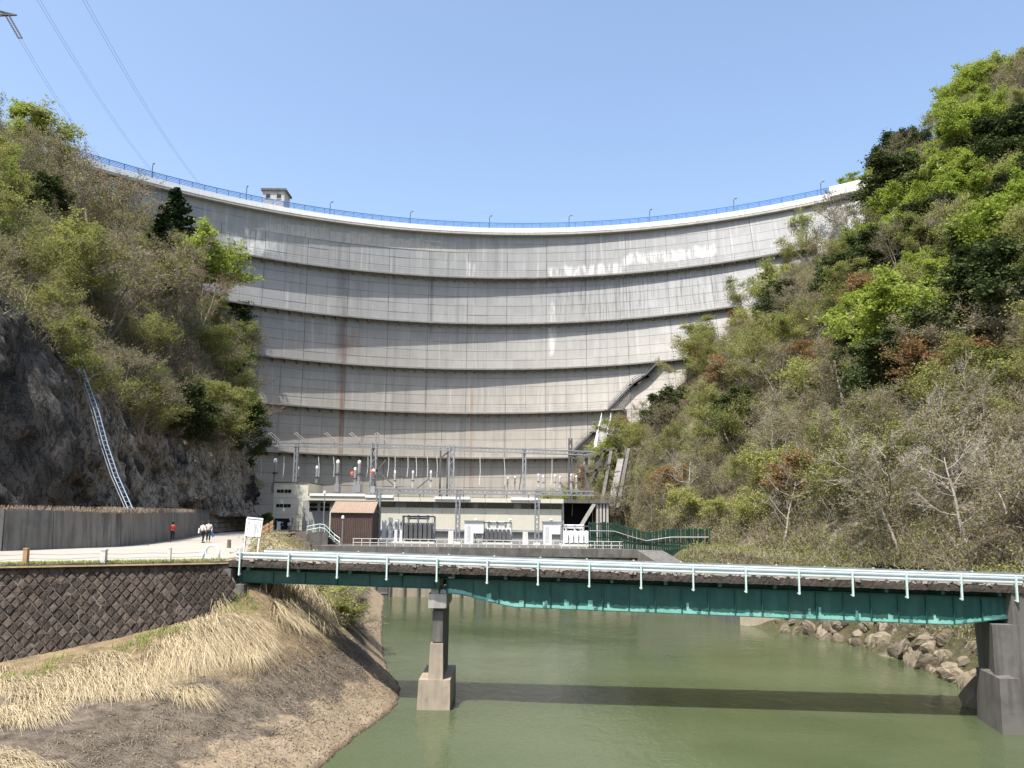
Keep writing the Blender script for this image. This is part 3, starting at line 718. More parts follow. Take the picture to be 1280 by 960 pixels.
# deck with crumbling edge
NS = 330; vs_ = []; fs_ = []
prof = [(0, -.30), (0, -.15), (.02, 0), (BW / 2, .03), (BW - .02, 0), (BW, -.15), (BW, -.30)]
for i in range(NS + 1):
    s_ = S0 + (S1 - S0) * i / NS
    for k, (a, b) in enumerate(prof):
        jj = .022 if k in (0, 1, 2) else .01
        vs_.append(bp(s_, a + random.uniform(-jj, jj * .6), b + random.uniform(-jj * .8, jj * .5)))
n = len(prof)
for i in range(NS):
    for k in range(n): fs_.append((i * n + k, (i + 1) * n + k, (i + 1) * n + (k + 1) % n, i * n + (k + 1) % n))
MB().add(vs_, fs_).build('deck', [M['deck_edge']], bridge)
MB().hexa(bbox(S0, S1, .45, BW - .45, .02, .045)).build('road_surface', M['asphalt_old'], bridge)
mb = MB()
for i in range(260):      # rubble and dead leaves heaped along the edge
    s_ = random.uniform(S0, S1); w_ = random.uniform(.02, .4); r = random.uniform(.03, .10)
    mb.box(bp(s_, w_, .03), (r * 2.5, r * 2, r * 1.2), rz=random.random() * 3, rx=random.random())
tag(mb.build('edge_debris', M['asphalt_old'], bridge), kind='stuff')
# girders
def hb(s_):   # lower edge of main girder
    return float(np.interp(s_, [SP, SP + 1.1, SP + 3.6, BL - 2.4, BL + .2], [-1.25, -1.32, -1.85, -1.93, -1.5]))
HT = -.60
for w_, near in ((.55, True), (BW - .55, False)):
    SE = BL + .2; npan = 21; st = (SE - SP - .35) / npan
    for i in range(npan):
        a, b = SP + .35 + st * i, SP + .35 + st * (i + 1)
        p8 = [bp(a, w_, hb(a)), bp(b, w_, hb(b)), bp(b, w_ + .02, hb(b)), bp(a, w_ + .02, hb(a)), bp(a, w_, HT), bp(b, w_, HT), bp(b, w_ + .02, HT), bp(a, w_ + .02, HT)]
        MB().hexa(p8).build('web_panel', M['teal'], bridge)
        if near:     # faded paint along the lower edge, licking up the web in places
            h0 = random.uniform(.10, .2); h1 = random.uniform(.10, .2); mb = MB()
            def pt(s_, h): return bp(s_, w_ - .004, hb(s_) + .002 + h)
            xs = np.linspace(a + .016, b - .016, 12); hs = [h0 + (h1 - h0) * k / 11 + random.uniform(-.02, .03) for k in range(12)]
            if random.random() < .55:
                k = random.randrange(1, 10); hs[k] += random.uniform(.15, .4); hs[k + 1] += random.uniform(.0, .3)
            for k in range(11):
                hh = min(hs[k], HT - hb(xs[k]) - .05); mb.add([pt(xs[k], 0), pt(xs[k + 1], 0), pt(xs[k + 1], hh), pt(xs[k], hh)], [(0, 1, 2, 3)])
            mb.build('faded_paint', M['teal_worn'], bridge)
    for i in range(npan + 1):
        a = SP + .35 + st * i; d = .10 if i % 2 else .13
        MB().hexa(bbox(a - .012, a + .012, w_ - d, w_ - .002, hb(a) + .03, HT - .02)).build('stiffener', M['teal'], bridge)
    path = [SP + .35 + (SE - SP - .35) * i / 40 for i in range(41)]
    fl = MB(); fl.sweep([bp(s_, w_, hb(s_)) for s_ in path], [(-.15, -.03), (.17, -.03), (.17, -.001), (-.15, -.001)], BN, True); fl.build('bottom_flange', M['teal'], bridge)
    MB().hexa(bbox(SP + .2, SE, w_ - .14, w_ + .16, HT + .002, HT + .03)).build('top_flange', M['teal'], bridge)
    MB().hexa(bbox(-.3, SP - .05, w_, w_ + .02, -1.08, -.52)).build('side_span_web', M['teal'], bridge)
    MB().hexa(bbox(-.3, SP - .05, w_ - .13, w_ + .15, -1.11, -1.082)).build('bottom_flange', M['teal'], bridge)
    MB().hexa(bbox(-.3, SP - .05, w_ - .13, w_ + .15, -.518, -.49)).build('top_flange', M['teal'], bridge)
    for i in range(7):
        a = -.1 + i * (SP - .2) / 6; MB().hexa(bbox(a - .012, a + .012, w_ - .1, w_ - .002, -1.06, -.53)).build('stiffener', M['teal'], bridge)
for i in range(15):
    a = .4 + i * (BL - .8) / 14; h1 = HT if a > SP else -.52
    MB().hexa(bbox(a - .08, a + .08, .12, BW - .12, -.49, -.31)).build('cross_beam', M['teal'], bridge)
    MB().hexa(bbox(a - .05, a + .05, .7, BW - .7, -1.0, -.62)).build('cross_beam', M['teal'], bridge)
for w_ in (1.4, 2.5): MB().hexa(bbox(-.3, BL + .2, w_ - .1, w_ + .1, -.56, -.312)).build('stringer', M['teal'], bridge)
# guardrails: W-beam with posts outside
gp = s_at(361); GS = (s_at(1201) - s_at(361)) / 13.0
Wp = [(.0, .02), (.05, .05), (.05, .11), (-.02, .16), (-.02, .20), (.05, .25), (.05, .31), (.0, .34)]
prof = [(-a, b) for a, b in Wp] + [(-a + .012, b) for a, b in Wp[::-1]]
postm = MB().hexa([Vector(p) for p in ((-.038, -.05, -1.18), (.038, -.05, -1.18), (.038, .05, -1.18), (-.038, .05, -1.18), (-.038, -.05, .02), (.038, -.05, .02), (.038, .05, .02), (-.038, .05, .02))]).box((0, .06, -1.12), (.15, .1, .05)).mesh('rail_post', M['teal_pale'])
for w_, side in ((-.02, 1), (BW + .02, -1)):
    ss = [-.25 + (BL + (.9 if side > 0 else 7)) * i / 60 for i in range(61)]
    g = MB(); g.sweep([bp(s_, w_ + .10 * side, .10) for s_ in ss], [(a * side, b) for a, b in prof], BN, True); g.build('guardrail_beam', M['galv'], bridge)
    for k in range(-1, 15):
        s_ = gp + GS * k
        if s_ < -.3 or s_ > BL + .9: continue
        o = link('rail_post', postm, bridge); o.location = bp(s_, w_ - .03 * side, .46)
        o.rotation_euler = (0, 0, math.atan2(BE.y, BE.x) + (0 if side > 0 else math.pi))
# concrete pier
pier = empty('bridge_pier', 'weathered concrete bridge pier on a broad tapered footing in the water', 'pier', loc=atZ(541, 889, WZ))
pz = pier.location
def Yp(px, py, Y): q = atY(px, py, Y) - pz; return q
xa, xb = -.88, .86
MB().hexa([Vector(p) for p in ((xa, 0, -2), (xb, 0, -2), (xb, 4.6, -2), (xa, 4.6, -2), (xa + .10, .32, 1.42), (xb - .06, .32, 1.42), (xb - .06, 4.3, 1.42), (xa + .10, 4.3, 1.42))]).build('footing', M['concrete_tan'], pier)
MB().hexa([Vector(p) for p in ((-.32, .42, 1.424), (.42, .42, 1.424), (.42, 1.2, 1.424), (-.32, 1.2, 1.424), (-.26, .55, 3.15), (.38, .55, 3.15), (.38, 1.1, 3.15), (-.26, 1.1, 3.15))]).build('plinth', M['concrete_tan'], pier)
MB().bb(-.16, .40, .95, 3.9, 1.43, 4.9).build('shaft', M['concrete_dark'], pier)
MB().bb(-.19, .34, .72, .94, 3.2, 4.75).build('recess_panel', M['concrete_dark'], pier)
MB().hexa([Vector(p) for p in ((-.40, .45, 4.92), (.52, .45, 4.92), (.52, 4.4, 4.92), (-.40, 4.4, 4.92), (-.40, .4, 5.62), (.52, .4, 5.62), (.52, 4.4, 5.62), (-.40, 4.4, 5.62))]).build('cap', M['concrete'], pier)
MB().bb(-.28, .10, .5, 4.2, 5.62, 6.28).build('seat_block', M['concrete'], pier)
for y in (1.0, 3.6): MB().box((.3, y, 5.72), (.34, .4, .2), taper=.7).build('bearing', M['teal_pale'], pier)
# right abutment
ra = empty('bridge_abutment', 'stained concrete bridge abutment with stepped base on the right bank', 'abutment', loc=atY(1250, 860, 37.2) * 1.0)
ra.location.z = WZ
MB().hexa([Vector(p) for p in ((-.1, .2, -2), (6, .2, -2), (6, 3.6, -2), (1.4, 3.6, -2), (.05, .4, 4.75), (6, .4, 4.75), (6, 5.2, 4.75), (2.0, 5.2, 4.75))]).build('stem', M['concrete_dark'], ra)
MB().hexa([Vector(p) for p in ((-.45, -.7, -2), (.75, -.7, -2), (.75, 2.4, -2), (.2, 2.4, -2), (-.3, -.5, 2.45), (.65, -.5, 2.45), (.65, 2.3, 2.45), (.3, 2.3, 2.45))]).build('step_footing', M['concrete_dark'], ra)
MB().bb(1.1, 6, .45, 5.4, 4.75, 6.35).build('back_wall', M['concrete_dark'], ra)
la = empty('bridge_abutment', 'dark concrete abutment under the left end of the bridge', 'abutment', loc=(PL.x - .3, PL.y, -1.1))
MB().bb(-2.2, .6, -.1, 5.0, -4, -.02).build('stem', M['concrete_dark'], la); MB().bb(-2.2, -.1, -.1, 5.0, -.02, .75).build('back_wall', M['concrete_dark'], la)

# ------------------------------------------------------------------ power station yard
YZ = -1.3; YF = 92.0
yd = empty('tailrace_wall', 'stained concrete tailrace wall with ribs and a dark gate at the water', 'wall', loc=(0, YF, WZ))
x0, x1 = -23, 15
o = MB().bb(x0, x1 + 6, YF + .6, 172, YZ - .5, YZ).build('yard_floor', M['concrete_dark']); tag(o, kind='structure')
sub(MB().bb(x0, x1, YF + 1.2, YF + 1.6, WZ - 2, YZ - .5).build('face', M['concrete_tan']), yd)
for i in range(23):
    x = x0 + .4 + i * 1.68; sub(MB().bb(x - .11, x + .11, YF + .9, YF + 1.2, WZ - 2, YZ - .9).build('rib', M['concrete_dark']), yd)
for gx0 in (-15.6, -4.2, 6):
    g = sub(MB().bb(gx0, gx0 + 1.2, YF + .9, YF + 1.18, WZ - 1, YZ - 1.4).build('gate', M['steel_dark']), yd)
    mb = MB()
    for k in range(4): mb.bar((gx0, YF + .86, WZ + .4 + k), (gx0 + 1.2, YF + .86, WZ + .4 + k), .08)
    sub(mb.build('gate_rung', M['steel']), yd)
sub(MB().bb(x0, x1, YF, YF + 1.6, YZ - .9, YZ - .504).build('edge_beam', M['concrete_dark']), yd)
sub(MB().bb(x0, x1, YF + .1, YF + .5, YZ - .5, YZ + .06).build('kerb', M['concrete_dark']), yd)
# low quay wall on the right, where river widens
qw = empty('quay_wall', 'low pale concrete quay wall on the far right bank behind the bridge', 'wall', loc=(21, 73, WZ))
a, b = Vector((21.0, 72.6, 0)), Vector((14.9, 92.2, 0))
MB().hexa([Vector(p) - qw.location for p in ((a.x, a.y, WZ - 2), (a.x + 3, a.y + .5, WZ - 2), (b.x + 3, b.y, WZ - 2), (b.x, b.y, WZ - 2), (a.x, a.y, WZ + 1.1), (a.x + 3, a.y + .5, WZ + 1.1), (b.x + 3, b.y, YZ), (b.x, b.y, YZ))]).build('face', M['concrete_dark'], qw)
MB().hexa([Vector(p) - qw.location for p in ((a.x, a.y - .4, WZ - 2), (a.x + 5.5, a.y - 6, WZ - 2), (a.x + 6.5, a.y - 5.6, WZ - 2), (a.x + 1, a.y, WZ - 2), (a.x, a.y - .4, WZ + .9), (a.x + 5.5, a.y - 6, WZ + 1.0), (a.x + 6.5, a.y - 5.6, WZ + 1.0), (a.x + 1, a.y, WZ + .9))]).build('cap', M['concrete_tan'], qw)
# yard railing
yr = empty('yard_railing', 'low pale pipe railing along the front edge of the switchyard', 'railing', loc=(-4, YF + .2, YZ + .12))
for i in range(33):
    x = -19 + i * 1.12 + 4 - 0; sub(MB().bar((-18.5 + i * .98, YF + .2, YZ + .1), (-18.5 + i * .98, YF + .2, YZ + .95), .07).build('post', M['concrete_pale']), yr)
for h in (.5, .95): sub(MB().bar((-18.6, YF + .2, YZ + h), (13.2, YF + .2, YZ + h), .07).build('rail', M['concrete_pale']), yr)

# ------------------------------------------------------------------ powerhouse
PY = 112.0
def px2x(px, Y, py=640): return atY(px, py, Y).x
def py2z(py, Y, px=560): return atY(px, py, Y).z
ph = empty('powerhouse', 'long low cream powerhouse with a dark window strip below the dam', 'building', loc=(-8, PY, YZ))
def phb(name, px0, px1, py0, py1, y0, y1, mat, parent=None, inset=0):
    xa, xb = px2x(px0, PY), px2x(px1, PY); za, zb = py2z(py1, PY, (px0 + px1) / 2), py2z(py0, PY, (px0 + px1) / 2)
    o_ = MB().bb(xa, xb, PY + y0, PY + y1, za, zb).build(name, mat)
    pr_ = parent or ph
    o_.parent = pr_; o_.matrix_parent_inverse = Matrix.Translation(-ph.location) if pr_ is ph else Matrix.Identity(4)
    return o_
ztop = py2z(622, PY, 560); zw = py2z(635, PY, 560); zs_ = py2z(628, PY, 560)
XA, XB = px2x(412, PY), px2x(702, PY)
npn = 9
for i in range(npn):
    a, b = XA + (XB - XA) * i / npn, XA + (XB - XA) * (i + 1) / npn
    sub(MB().bb(a + .012, b - .012, PY, PY + .3, YZ + 1.5, zw).build('wall_panel', M['cream_wall']), ph)
sub(MB().bb(XA, XB, PY + .35, PY + 12, YZ, zw - .3).build('core', M['grey_wall']), ph)
sub(MB().bb(XA, XB, PY + .12, PY + .34, YZ, YZ + 1.48).build('base_course', M['grey_wall']), ph)
sub(MB().bb(XA, XB, PY + .5, PY + 11, zw - .2, zs_ + .05).build('clerestory', M['grey_wall']), ph)
wx = [(473, 493), (508, 541), (548, 571), (576, 591), (598, 642), (652, 671), (674, 701)]
for a, b in wx:
    xa, xb = px2x(a, PY), px2x(b, PY)
    wn = sub(MB().bb(xa, xb, PY + .44, PY + .49, zw + .02, zs_ - .1).build('window', M['glass_dark']), ph)
    for k in range(int((xb - xa) / .55) + 1):
        q = MB().bb(xa + k * .55 - .025, xa + k * .55 + .025, PY + .40, PY + .45, zw + .02, zs_ - .1).build('mullion', M['steel_dark'], wn); q.matrix_parent_inverse = Matrix.Identity(4)
XR0 = px2x(340, PY + 6); 
sub(MB().bb(XA - 3.4, XB + .2, PY - .7, PY + 14, zs_ + .06, ztop - .02).build('roof_slab', M['cream_wall']), ph)
for a, b, dz in ((386, 455, .25), (456, 491, .1), (543, 587, 0), (638, 675, 0)):
    xa, xb = px2x(a, PY - .8), px2x(b, PY - .8); sub(MB().bb(xa, xb, PY - .85, PY + .2, ztop - .25 + dz, ztop + .12 + dz).build('fascia', M['white_wall']), ph)
# left bay with two-row windows
xa, xb = px2x(383, PY + 1), px2x(413, PY + 1)
sub(MB().bb(xa - .6, xb + .3, PY + 1.2, PY + 8, YZ, zs_ + .05).build('bay_wall', M['grey_wall']), ph)
for a, b in ((386, 396), (400, 411)):
    for c, d in ((629, 633), (634.5, 638.5)):
        sub(MB().bb(px2x(a, PY + 1), px2x(b, PY + 1), PY + 1.12, PY + 1.19, py2z(d, PY + 1, 400), py2z(c, PY + 1, 400)).build('window', M['glass_dark']), ph)
# right open bay
xa, xb, xc = XB, px2x(745, PY), px2x(762, PY)
sub(MB().bb(xa + .05, xb, PY + 5, PY + 6, YZ, ztop - .1).build('bay_back', M['black']), ph)
sub(MB().bb(xa + .05, xa + .35, PY + .3, PY + 5, YZ, ztop - .1).build('bay_pier', M['concrete']), ph)
sub(MB().bb(xa + .36, xc, PY + .2, PY + 6, ztop - .55, ztop - .05).build('bay_lintel', M['concrete_dark']), ph)
for i in range(4):
    x = xb + .1 + i * (xc - xb) / 4; sub(MB().bb(x, x + .3, PY + .5, PY + 1, YZ, ztop - .56).build('fin', M['concrete']), ph)
sub(MB().bb(xb + .05, xc, PY + 1.05, PY + 5, YZ, ztop - .56).build('end_wall', M['concrete_dark']), ph)
sub(MB().bar((xb - .2, PY + .5, ztop - .6), (xb - 2.4, PY + .5, YZ + 2), .5, .5).build('raking_strut', M['concrete']), ph)
sub(MB().bb(XA - 3, XB + 4, PY + 11.1, PY + 13, YZ, zs_).build('rear_wall', M['grey_wall']), ph)
# pipes along base of the wall
for z in (YZ + 1.55, YZ + 1.75): sub(MB().tube([(XA + 2, PY - .18, z), (XB, PY - .18, z)], .09, 6).build('pipe', M['steel']), ph)

# office tower at left
TY = 119.0
tw = empty('office_tower', 'cream three-storey block with ribbon windows at the left end of the powerhouse', 'building', loc=(-34, TY, -.25))
ta, tb = px2x(341, TY), px2x(384, TY); tz0 = -.25; tz = [py2z(662, TY, 360), py2z(643, TY, 360), py2z(622.5, TY, 360), py2z(603.5, TY, 360)]
for k in range(3): sub(MB().bb(ta, tb, TY, TY + 9, tz[k] + (.02 if k else -1.2), tz[k + 1] - .02).build('storey', M['cream_wall']), tw)
sub(MB().bb(ta - .1, tb + .12, TY - .12, TY + 9.1, tz[3], tz[3] + .16).build('roof', M['concrete_dark']), tw)
for k, (pa, pb) in enumerate(((612, 616), (630, 634))):
    for a, b in ((345, 353.5), (354.5, 363)):
        wn = sub(MB().bb(px2x(a, TY), px2x(b, TY), TY - .05, TY + .04, py2z(pb, TY, 355), py2z(pa, TY, 355)).build('window', M['glass_dark']), tw)
        q = MB().bb(px2x((a + b) / 2, TY) - .03, px2x((a + b) / 2, TY) + .03, TY - .08, TY - .05, py2z(pb, TY, 355), py2z(pa, TY, 355)).build('mullion', M['steel'], wn)
dr = sub(MB().bb(px2x(344, TY), px2x(362, TY), TY - .06, TY + .04, tz[0], py2z(648, TY, 355)).build('door', M['black']), tw)
MB().bb(px2x(347, TY), px2x(352, TY), TY - .1, TY - .06, tz[0], py2z(652, TY, 355)).build('door_leaf', M['white_wall'], dr)
sub(MB().bb(px2x(365.5, TY), px2x(367, TY), TY - .1, TY - .0, py2z(654, TY, 366), py2z(647, TY, 366)).build('name_plate', M['wood_post']), tw)
o = MB().bb(-39, px2x(428, TY), 112, TY + 12, -1.8, -.262).build('tower_terrace', M['concrete']); tag(o, kind='structure')

# brown corrugated shed
SY_ = 100.0
sh = empty('corrugated_shed', 'dark brown corrugated metal shed with lighter sloping roof beside the transformers', 'shed', loc=(px2x(440, SY_), SY_, YZ))
sa, sb = px2x(414, SY_) - sh.location.x, px2x(466, SY_) - sh.location.x; hz = py2z(641, SY_, 440) - YZ; hr = py2z(627.5, SY_ + 3, 440) - YZ
def corr(p0, p1, q0, q1, n, amp, nrm):   # corrugated sheet between bottom edge p0-p1 and top edge q0-q1
    mb = MB(); vs_ = []
    for i in range(n + 1):
        f = i / n; o_ = nrm * (amp if i % 2 else 0); vs_ += [p0.lerp(p1, f) + o_, q0.lerp(q1, f) + o_]
    mb.add(vs_, [(2 * i, 2 * i + 2, 2 * i + 3, 2 * i + 1) for i in range(n)]); return mb
V = Vector
corr(V((sa, 0, 0)), V((sb, 0, 0)), V((sa, 0, hz)), V((sb, 0, hz)), 46, .07, V((0, -1, 0))).build('front_wall', M['brown_metal'], sh)
corr(V((sb, 0, 0)), V((sb, 5, 0)), V((sb, 0, hz)), V((sb, 5, hz)), 44, .07, V((1, 0, 0))).build('side_wall', M['brown_metal'], sh)
corr(V((sa, 5, 0)), V((sa, 0, 0)), V((sa, 5, hz)), V((sa, 0, hz)), 44, .07, V((-1, 0, 0))).build('side_wall', M['brown_metal'], sh)
MB().add([(sb, 0, hz), (sb, 5, hz), (sb, 2.9, hr)], [(0, 1, 2)]).build('gable', M['brown_metal'], sh); MB().add([(sa, 0, hz), (sa, 2.9, hr), (sa, 5, hz)], [(0, 1, 2)]).build('gable', M['brown_metal'], sh)
corr(V((sa - .15, -.3, hz - .02)), V((sb + .15, -.3, hz - .02)), V((sa - .15, 2.9, hr + .05)), V((sb + .15, 2.9, hr + .05)), 48, .06, V((0, -.4, .9))).build('roof', M['brown_roof'], sh)
corr(V((sb + .15, 5.3, hz - .02)), V((sa - .15, 5.3, hz - .02)), V((sb + .15, 2.9, hr + .05)), V((sa - .15, 2.9, hr + .05)), 48, .06, V((0, .4, .9))).build('roof', M['brown_roof'], sh)

# platform with mint stair railing left of the shed
pf = empty('stair_platform', 'dark concrete platform with pale green pipe railing and steps beside the shed', 'platform', loc=(px2x(397, 97), 97, YZ))
pl = lambda px, py, Y: atY(px, py, Y) - pf.location
a = pl(383, 664, 97); b = pl(410, 664, 97)
mb = MB(); mb.hexa([V((a.x, 0, -2)), V((b.x, 0, -2)), V((b.x, 4, -2)), V((a.x, 4, -2)), V((a.x, 0, a.z - .25)), V((b.x, 0, b.z + .1)), V((b.x, 4, b.z + .1)), V((a.x, 4, a.z - .25))]); mb.build('base', M['concrete_dark'], pf)
rlp = [(384, 658, 97), (400, 655, 97), (406, 656, 97), (418, 668, 97), (425, 673, 96)]
for dz in (0, -.45): MB().tube([pl(*q) + V((0, 0, dz)) for q in rlp], .05, 5).build('rail', M['teal_pale'], pf)
for q in rlp + [(392, 656.5, 97), (412, 662, 97)]: p = pl(*q); MB().tube([p, p + V((0, 0, -.95))], .045, 5).build('rail_post', M['teal_pale'], pf)
for k in range(7):
    p = pl(411 + k * 2.2, 670 + k * 2.1, 97); MB().bb(p.x - .02, p.x + .3, 0, 1.2, p.z - .1, p.z).build('step', M['concrete'], pf)
# stone-faced embankment between road and platform
em = MB(); e = [atY(336, 690, 90), atY(386, 692, 92), atY(384, 663, 100), atY(358, 663, 100), atY(345, 672, 95)]
vsx = [tuple(q) for q in e]; cen = tuple(sum((Vector(q) for q in e), Vector()) / 5)
o = link('embankment', grid_mesh('embankment', np.array([[tuple(atY(330 + 58 * u, 694 - 31 * v_ ** .8 + (8 * (1 - u) * v_ if u < .5 else 0), 88 + 20 * v_) + Vector((0, 0, .1 * mnoise.noise(Vector((u * 9, v_ * 9, 0)))))) for u in np.linspace(0, 1, 20)] for v_ in np.linspace(0, 1, 14)]), M['stone_block'])); tag(o, kind='structure')
tr = empty('terrace_railing', 'thin pipe railing on the terrace in front of the office tower', 'railing', loc=atY(375, 663, 112))
for k in range(6):
    p = atY(364 + k * 4.5, 663 - k * .5, 112) - tr.location; MB().bar(p, p + V((0, 0, 1.05)), .06).build('post', M['steel_dark'], tr)
for h in (.5, 1.05): MB().bar(atY(364, 663, 112) - tr.location + V((0, 0, h)), atY(387, 660.5, 112) - tr.location + V((0, 0, h)), .05).build('rail', M['steel'], tr)

# ------------------------------------------------------------------ steel gantries
def lattice(mb, p0, p1, wdt, n, r=.05, ch=.09):
    p0 = V(p0); p1 = V(p1); d = (p1 - p0).normalized(); a = d.cross(V((0, 1, 0)))
    a = V((1, 0, 0)) if a.length < .01 else a.normalized(); b = V((0, 1, 0)) if abs(d.y) < .5 else V((0, 0, 1))
    cor = [a * x * wdt / 2 + b * y * wdt / 2 for x, y in ((-1, -1), (1, -1), (1, 1), (-1, 1))]
    for c in cor: mb.bar(p0 + c, p1 + c, ch)
    for i in range(n):
        f0, f1 = i / n, (i + 1) / n; q0, q1 = p0.lerp(p1, f0), p0.lerp(p1, f1)
        for k in range(4):
            A, B = cor[k], cor[(k + 1) % 4]
            mb.bar(q0 + (A if i % 2 else B), q1 + (B if i % 2 else A), r)
    return mb
GY = 104.0
fg = empty('front_gantry', 'grey steel gantry frame standing in front of the powerhouse wall', 'gantry', loc=(px2x(573, GY), GY, YZ))
gl = lambda px, py, Y: atY(px, py, Y) - fg.location
for px in (473.5, 573, 671.5):
    t = gl(px, 612, GY); lattice(MB(), V((t.x, 0, 0)), V((t.x, 0, t.z)), .5, 12, .08, .16).build('column', M['steel'], fg)
    MB().bb(t.x - .45, t.x + .45, -.45, .45, -.02, .35).build('footing', M['concrete_pale'], fg)
a, b = gl(470, 613.5, GY), gl(742, 616, GY); lattice(MB(), V((a.x, 0, a.z)), V((b.x, 0, a.z)), .55, 44, .08, .16).build('beam', M['steel'], fg)
for i in range(9):
    x = a.x + 3 + i * 2.9; MB().lathe((x, -.1, a.z - .75), [(.03, .45), (.11, .38), (.05, .32), (.11, .25), (.05, .19), (.11, .12), (.03, .05)], 8).build('insulator', M['porcelain'], fg)
    MB().tube([(x, -.1, a.z - .7), (x + .15, .3, a.z - 1.9), (x + .1, .5, a.z - 3.0)], .025, 4).build('dropper_cable', M['steel_dark'], fg)
RY = 125.0; RZ = ztop
rg = empty('rear_gantry', 'tall grey steel gantry with long beam standing behind the powerhouse roof', 'gantry', loc=(px2x(565, RY), RY, RZ))
gl = lambda px, py, Y: atY(px, py, Y) - rg.location
for px, pt in ((371, 555), (468, 553), (565, 556), (655.5, 560), (713, 548)):
    t = gl(px, pt, RY); w_ = .75 if px in (468, 565) else .45
    lattice(MB(), V((t.x, 0, -1.5)), V((t.x, 0, t.z)), w_, 9, .09, .2).build('column', M['steel'] if px != 713 else M['steel_dark'], rg)
for px in (464.5, 560, 551): t = gl(px, 560, RY + 3); MB().bar(V((t.x, 3, -1)), V((t.x, 3, t.z)), .28).build('column', M['steel_dark'], rg)
for (a, b) in (((322, 555), (470, 557)), ((470, 557), (565, 560.5)), ((565, 560.5), (742, 567))):
    p, q = gl(*a, RY), gl(*b, RY); lattice(MB(), V((p.x, 0, p.z)), V((q.x, 0, q.z)), .6, int((q.x - p.x) / .7), .08, .17).build('beam', M['steel'], rg)
for (a, b) in (((468, 560), (464, 570)), ((565, 562), (551, 572)), ((470, 587), (503, 616)), ((546, 590), (520, 612)), ((470, 590), (482, 575)), ((656, 563), (649, 612)), ((713, 572), (742, 563))):
    MB().bar(gl(*a, RY), gl(*b, RY), .2).build('brace', M['steel_dark'], rg)
for px in (452, 470, 552, 713): t = gl(px, 550, RY); MB().bar(V((t.x, 0, t.z - .5)), V((t.x, 0, t.z + 3)), .07).build('lightning_rod', M['steel_dark'], rg)
for px in (326, 355, 398, 417, 460, 486, 494, 510, 520, 534, 546, 600, 630, 690):   # white droppers from beam to bushings
    p, q = gl(px, 571, RY), gl(px + random.uniform(-2, 1), 596 if px < 600 else 606, RY); MB().tube([p, p.lerp(q, .5) + V((.1, 0, 0)), q], .04, 4).build('dropper_cable', M['steel_white'], rg)
# strain insulators seen on the line side
for i, px in enumerate((343, 375, 413, 444, 476)):
    p, q = atY(px - 6, 541.5, RY - 4), atY(px + 5, 551, RY - 1)
    e_ = empty('strain_insulator', f'slanting white twin insulator string above the gantry beam, {names[i]} from the left', 'insulator', 'slanting insulator strings above gantry', loc=p)
    for off in (-.12, .16):
        n_ = 9; pts = []; rd = []
        for k in range(n_ * 2 + 1): pts.append(V((off, 0, off * .6)).lerp(q - p + V((off, 0, off * .6)), k / (n_ * 2))); rd.append(.1 if k % 2 else .05)
        MB().tube(pts, rd, 7).build('disc_string', M['porcelain'], e_)
    MB().bar(q - p, atY(px + 5, 556, RY) - p, .08).build('yoke', M['steel'], e_)

# bushings / arresters on the powerhouse roof
def bushing(px, pt, pb, Y, wdt, label, cat='insulator', style='porcelain', group=None, top=True, name='bushing'):
    zb = py2z(pb, Y, px); zt = py2z(pt, Y, px); h = zt - zb; x = px2x(px, Y, pb)
    e_ = empty(name, label, cat, group, loc=(x, Y, zb))
    prof = []; n_ = max(5, int(h * .62 / .16)); z0 = h * .28
    for k in range(n_): z = z0 + (h * .62) * k / n_; prof += [(wdt * .62, z), (wdt, z + .06), (wdt * .62, z + .1)]
    MB().lathe((0, 0, 0), prof, 10).build('insulator_stack', M[style], e_)
    MB().box((0, 0, h * .14), (wdt * 2.6, wdt * 2.6, h * .28), taper=.85).build('base', M['steel'], e_)
    if top: MB().lathe((0, 0, 0), [(wdt * .75, h * .88), (wdt * .95, h * .90), (wdt * .9, h * .96), (wdt * .2, h * 1.0)], 10).build('cap', M['steel_white'], e_)
    MB().lathe((0, 0, 0), [(wdt * 1.25, h * .55), (wdt * 1.45, h * .575), (wdt * 1.25, h * .6)], 10).build('grading_ring', M['steel_dark'], e_)
    return e_
gB = 'tall bushings on the powerhouse roof'
for i, (px, pt) in enumerate(((342.5, 573), (421, 574.5), (448, 575))):
    bushing(px, pt, 616, 129, .32, f'tall pale pointed bushing on the powerhouse roof, {["behind the office tower", "second from the office tower", "beside the orange ball"][i]}', group=gB)
for i, (px, pt) in enumerate(((371, 583), (395, 582), (443, 584))):
    bushing(px, pt, 616, 129, .26, f'shorter grey roof bushing, {["rising just behind the office tower roof", "standing right of the office tower", "left of the orange ball bushing"][i]}', group='shorter roof bushings')
bushing(466, 586, 616, 124, .3, 'thick grey bushing under an orange ball beside the gantry column', style='steel')
for i, (px, py) in enumerate(((440, 592), (464.5, 590))):
    c = atY(px, py, 122); o = MB().lathe((0, 0, 0), [(.02, -.42), (.2, -.36), (.36, -.15), (.38, .05), (.28, .28), (.12, .38), (.1, .5), (.02, .52)], 12).build('marker_ball', M['orange'], None, True); o.location = c; o.scale = (.72, .72, .72)
    tag(o, ['orange ball on the roof equipment, left one of the two', 'orange ball beside the steel gantry column, right one'][i], 'marker ball', 'orange balls on roof equipment')
for i, px in enumerate((493, 515.5, 538)):
    bushing(px, 588, 618, 116, .17, f'slim roof post insulator between the two gantry columns, {["left", "middle", "right"][i]} of three', group='slim insulators between gantry columns', name='post_insulator')
for i, (px, pt) in enumerate(((634.5, 596), (643.5, 595))):
    bushing(px, pt, 614, 116, .12, f'small roof insulator with reddish tip, {["left", "right"][i]} of the pair', group='small reddish insulators', name='post_insulator', style='porcelain_dark')
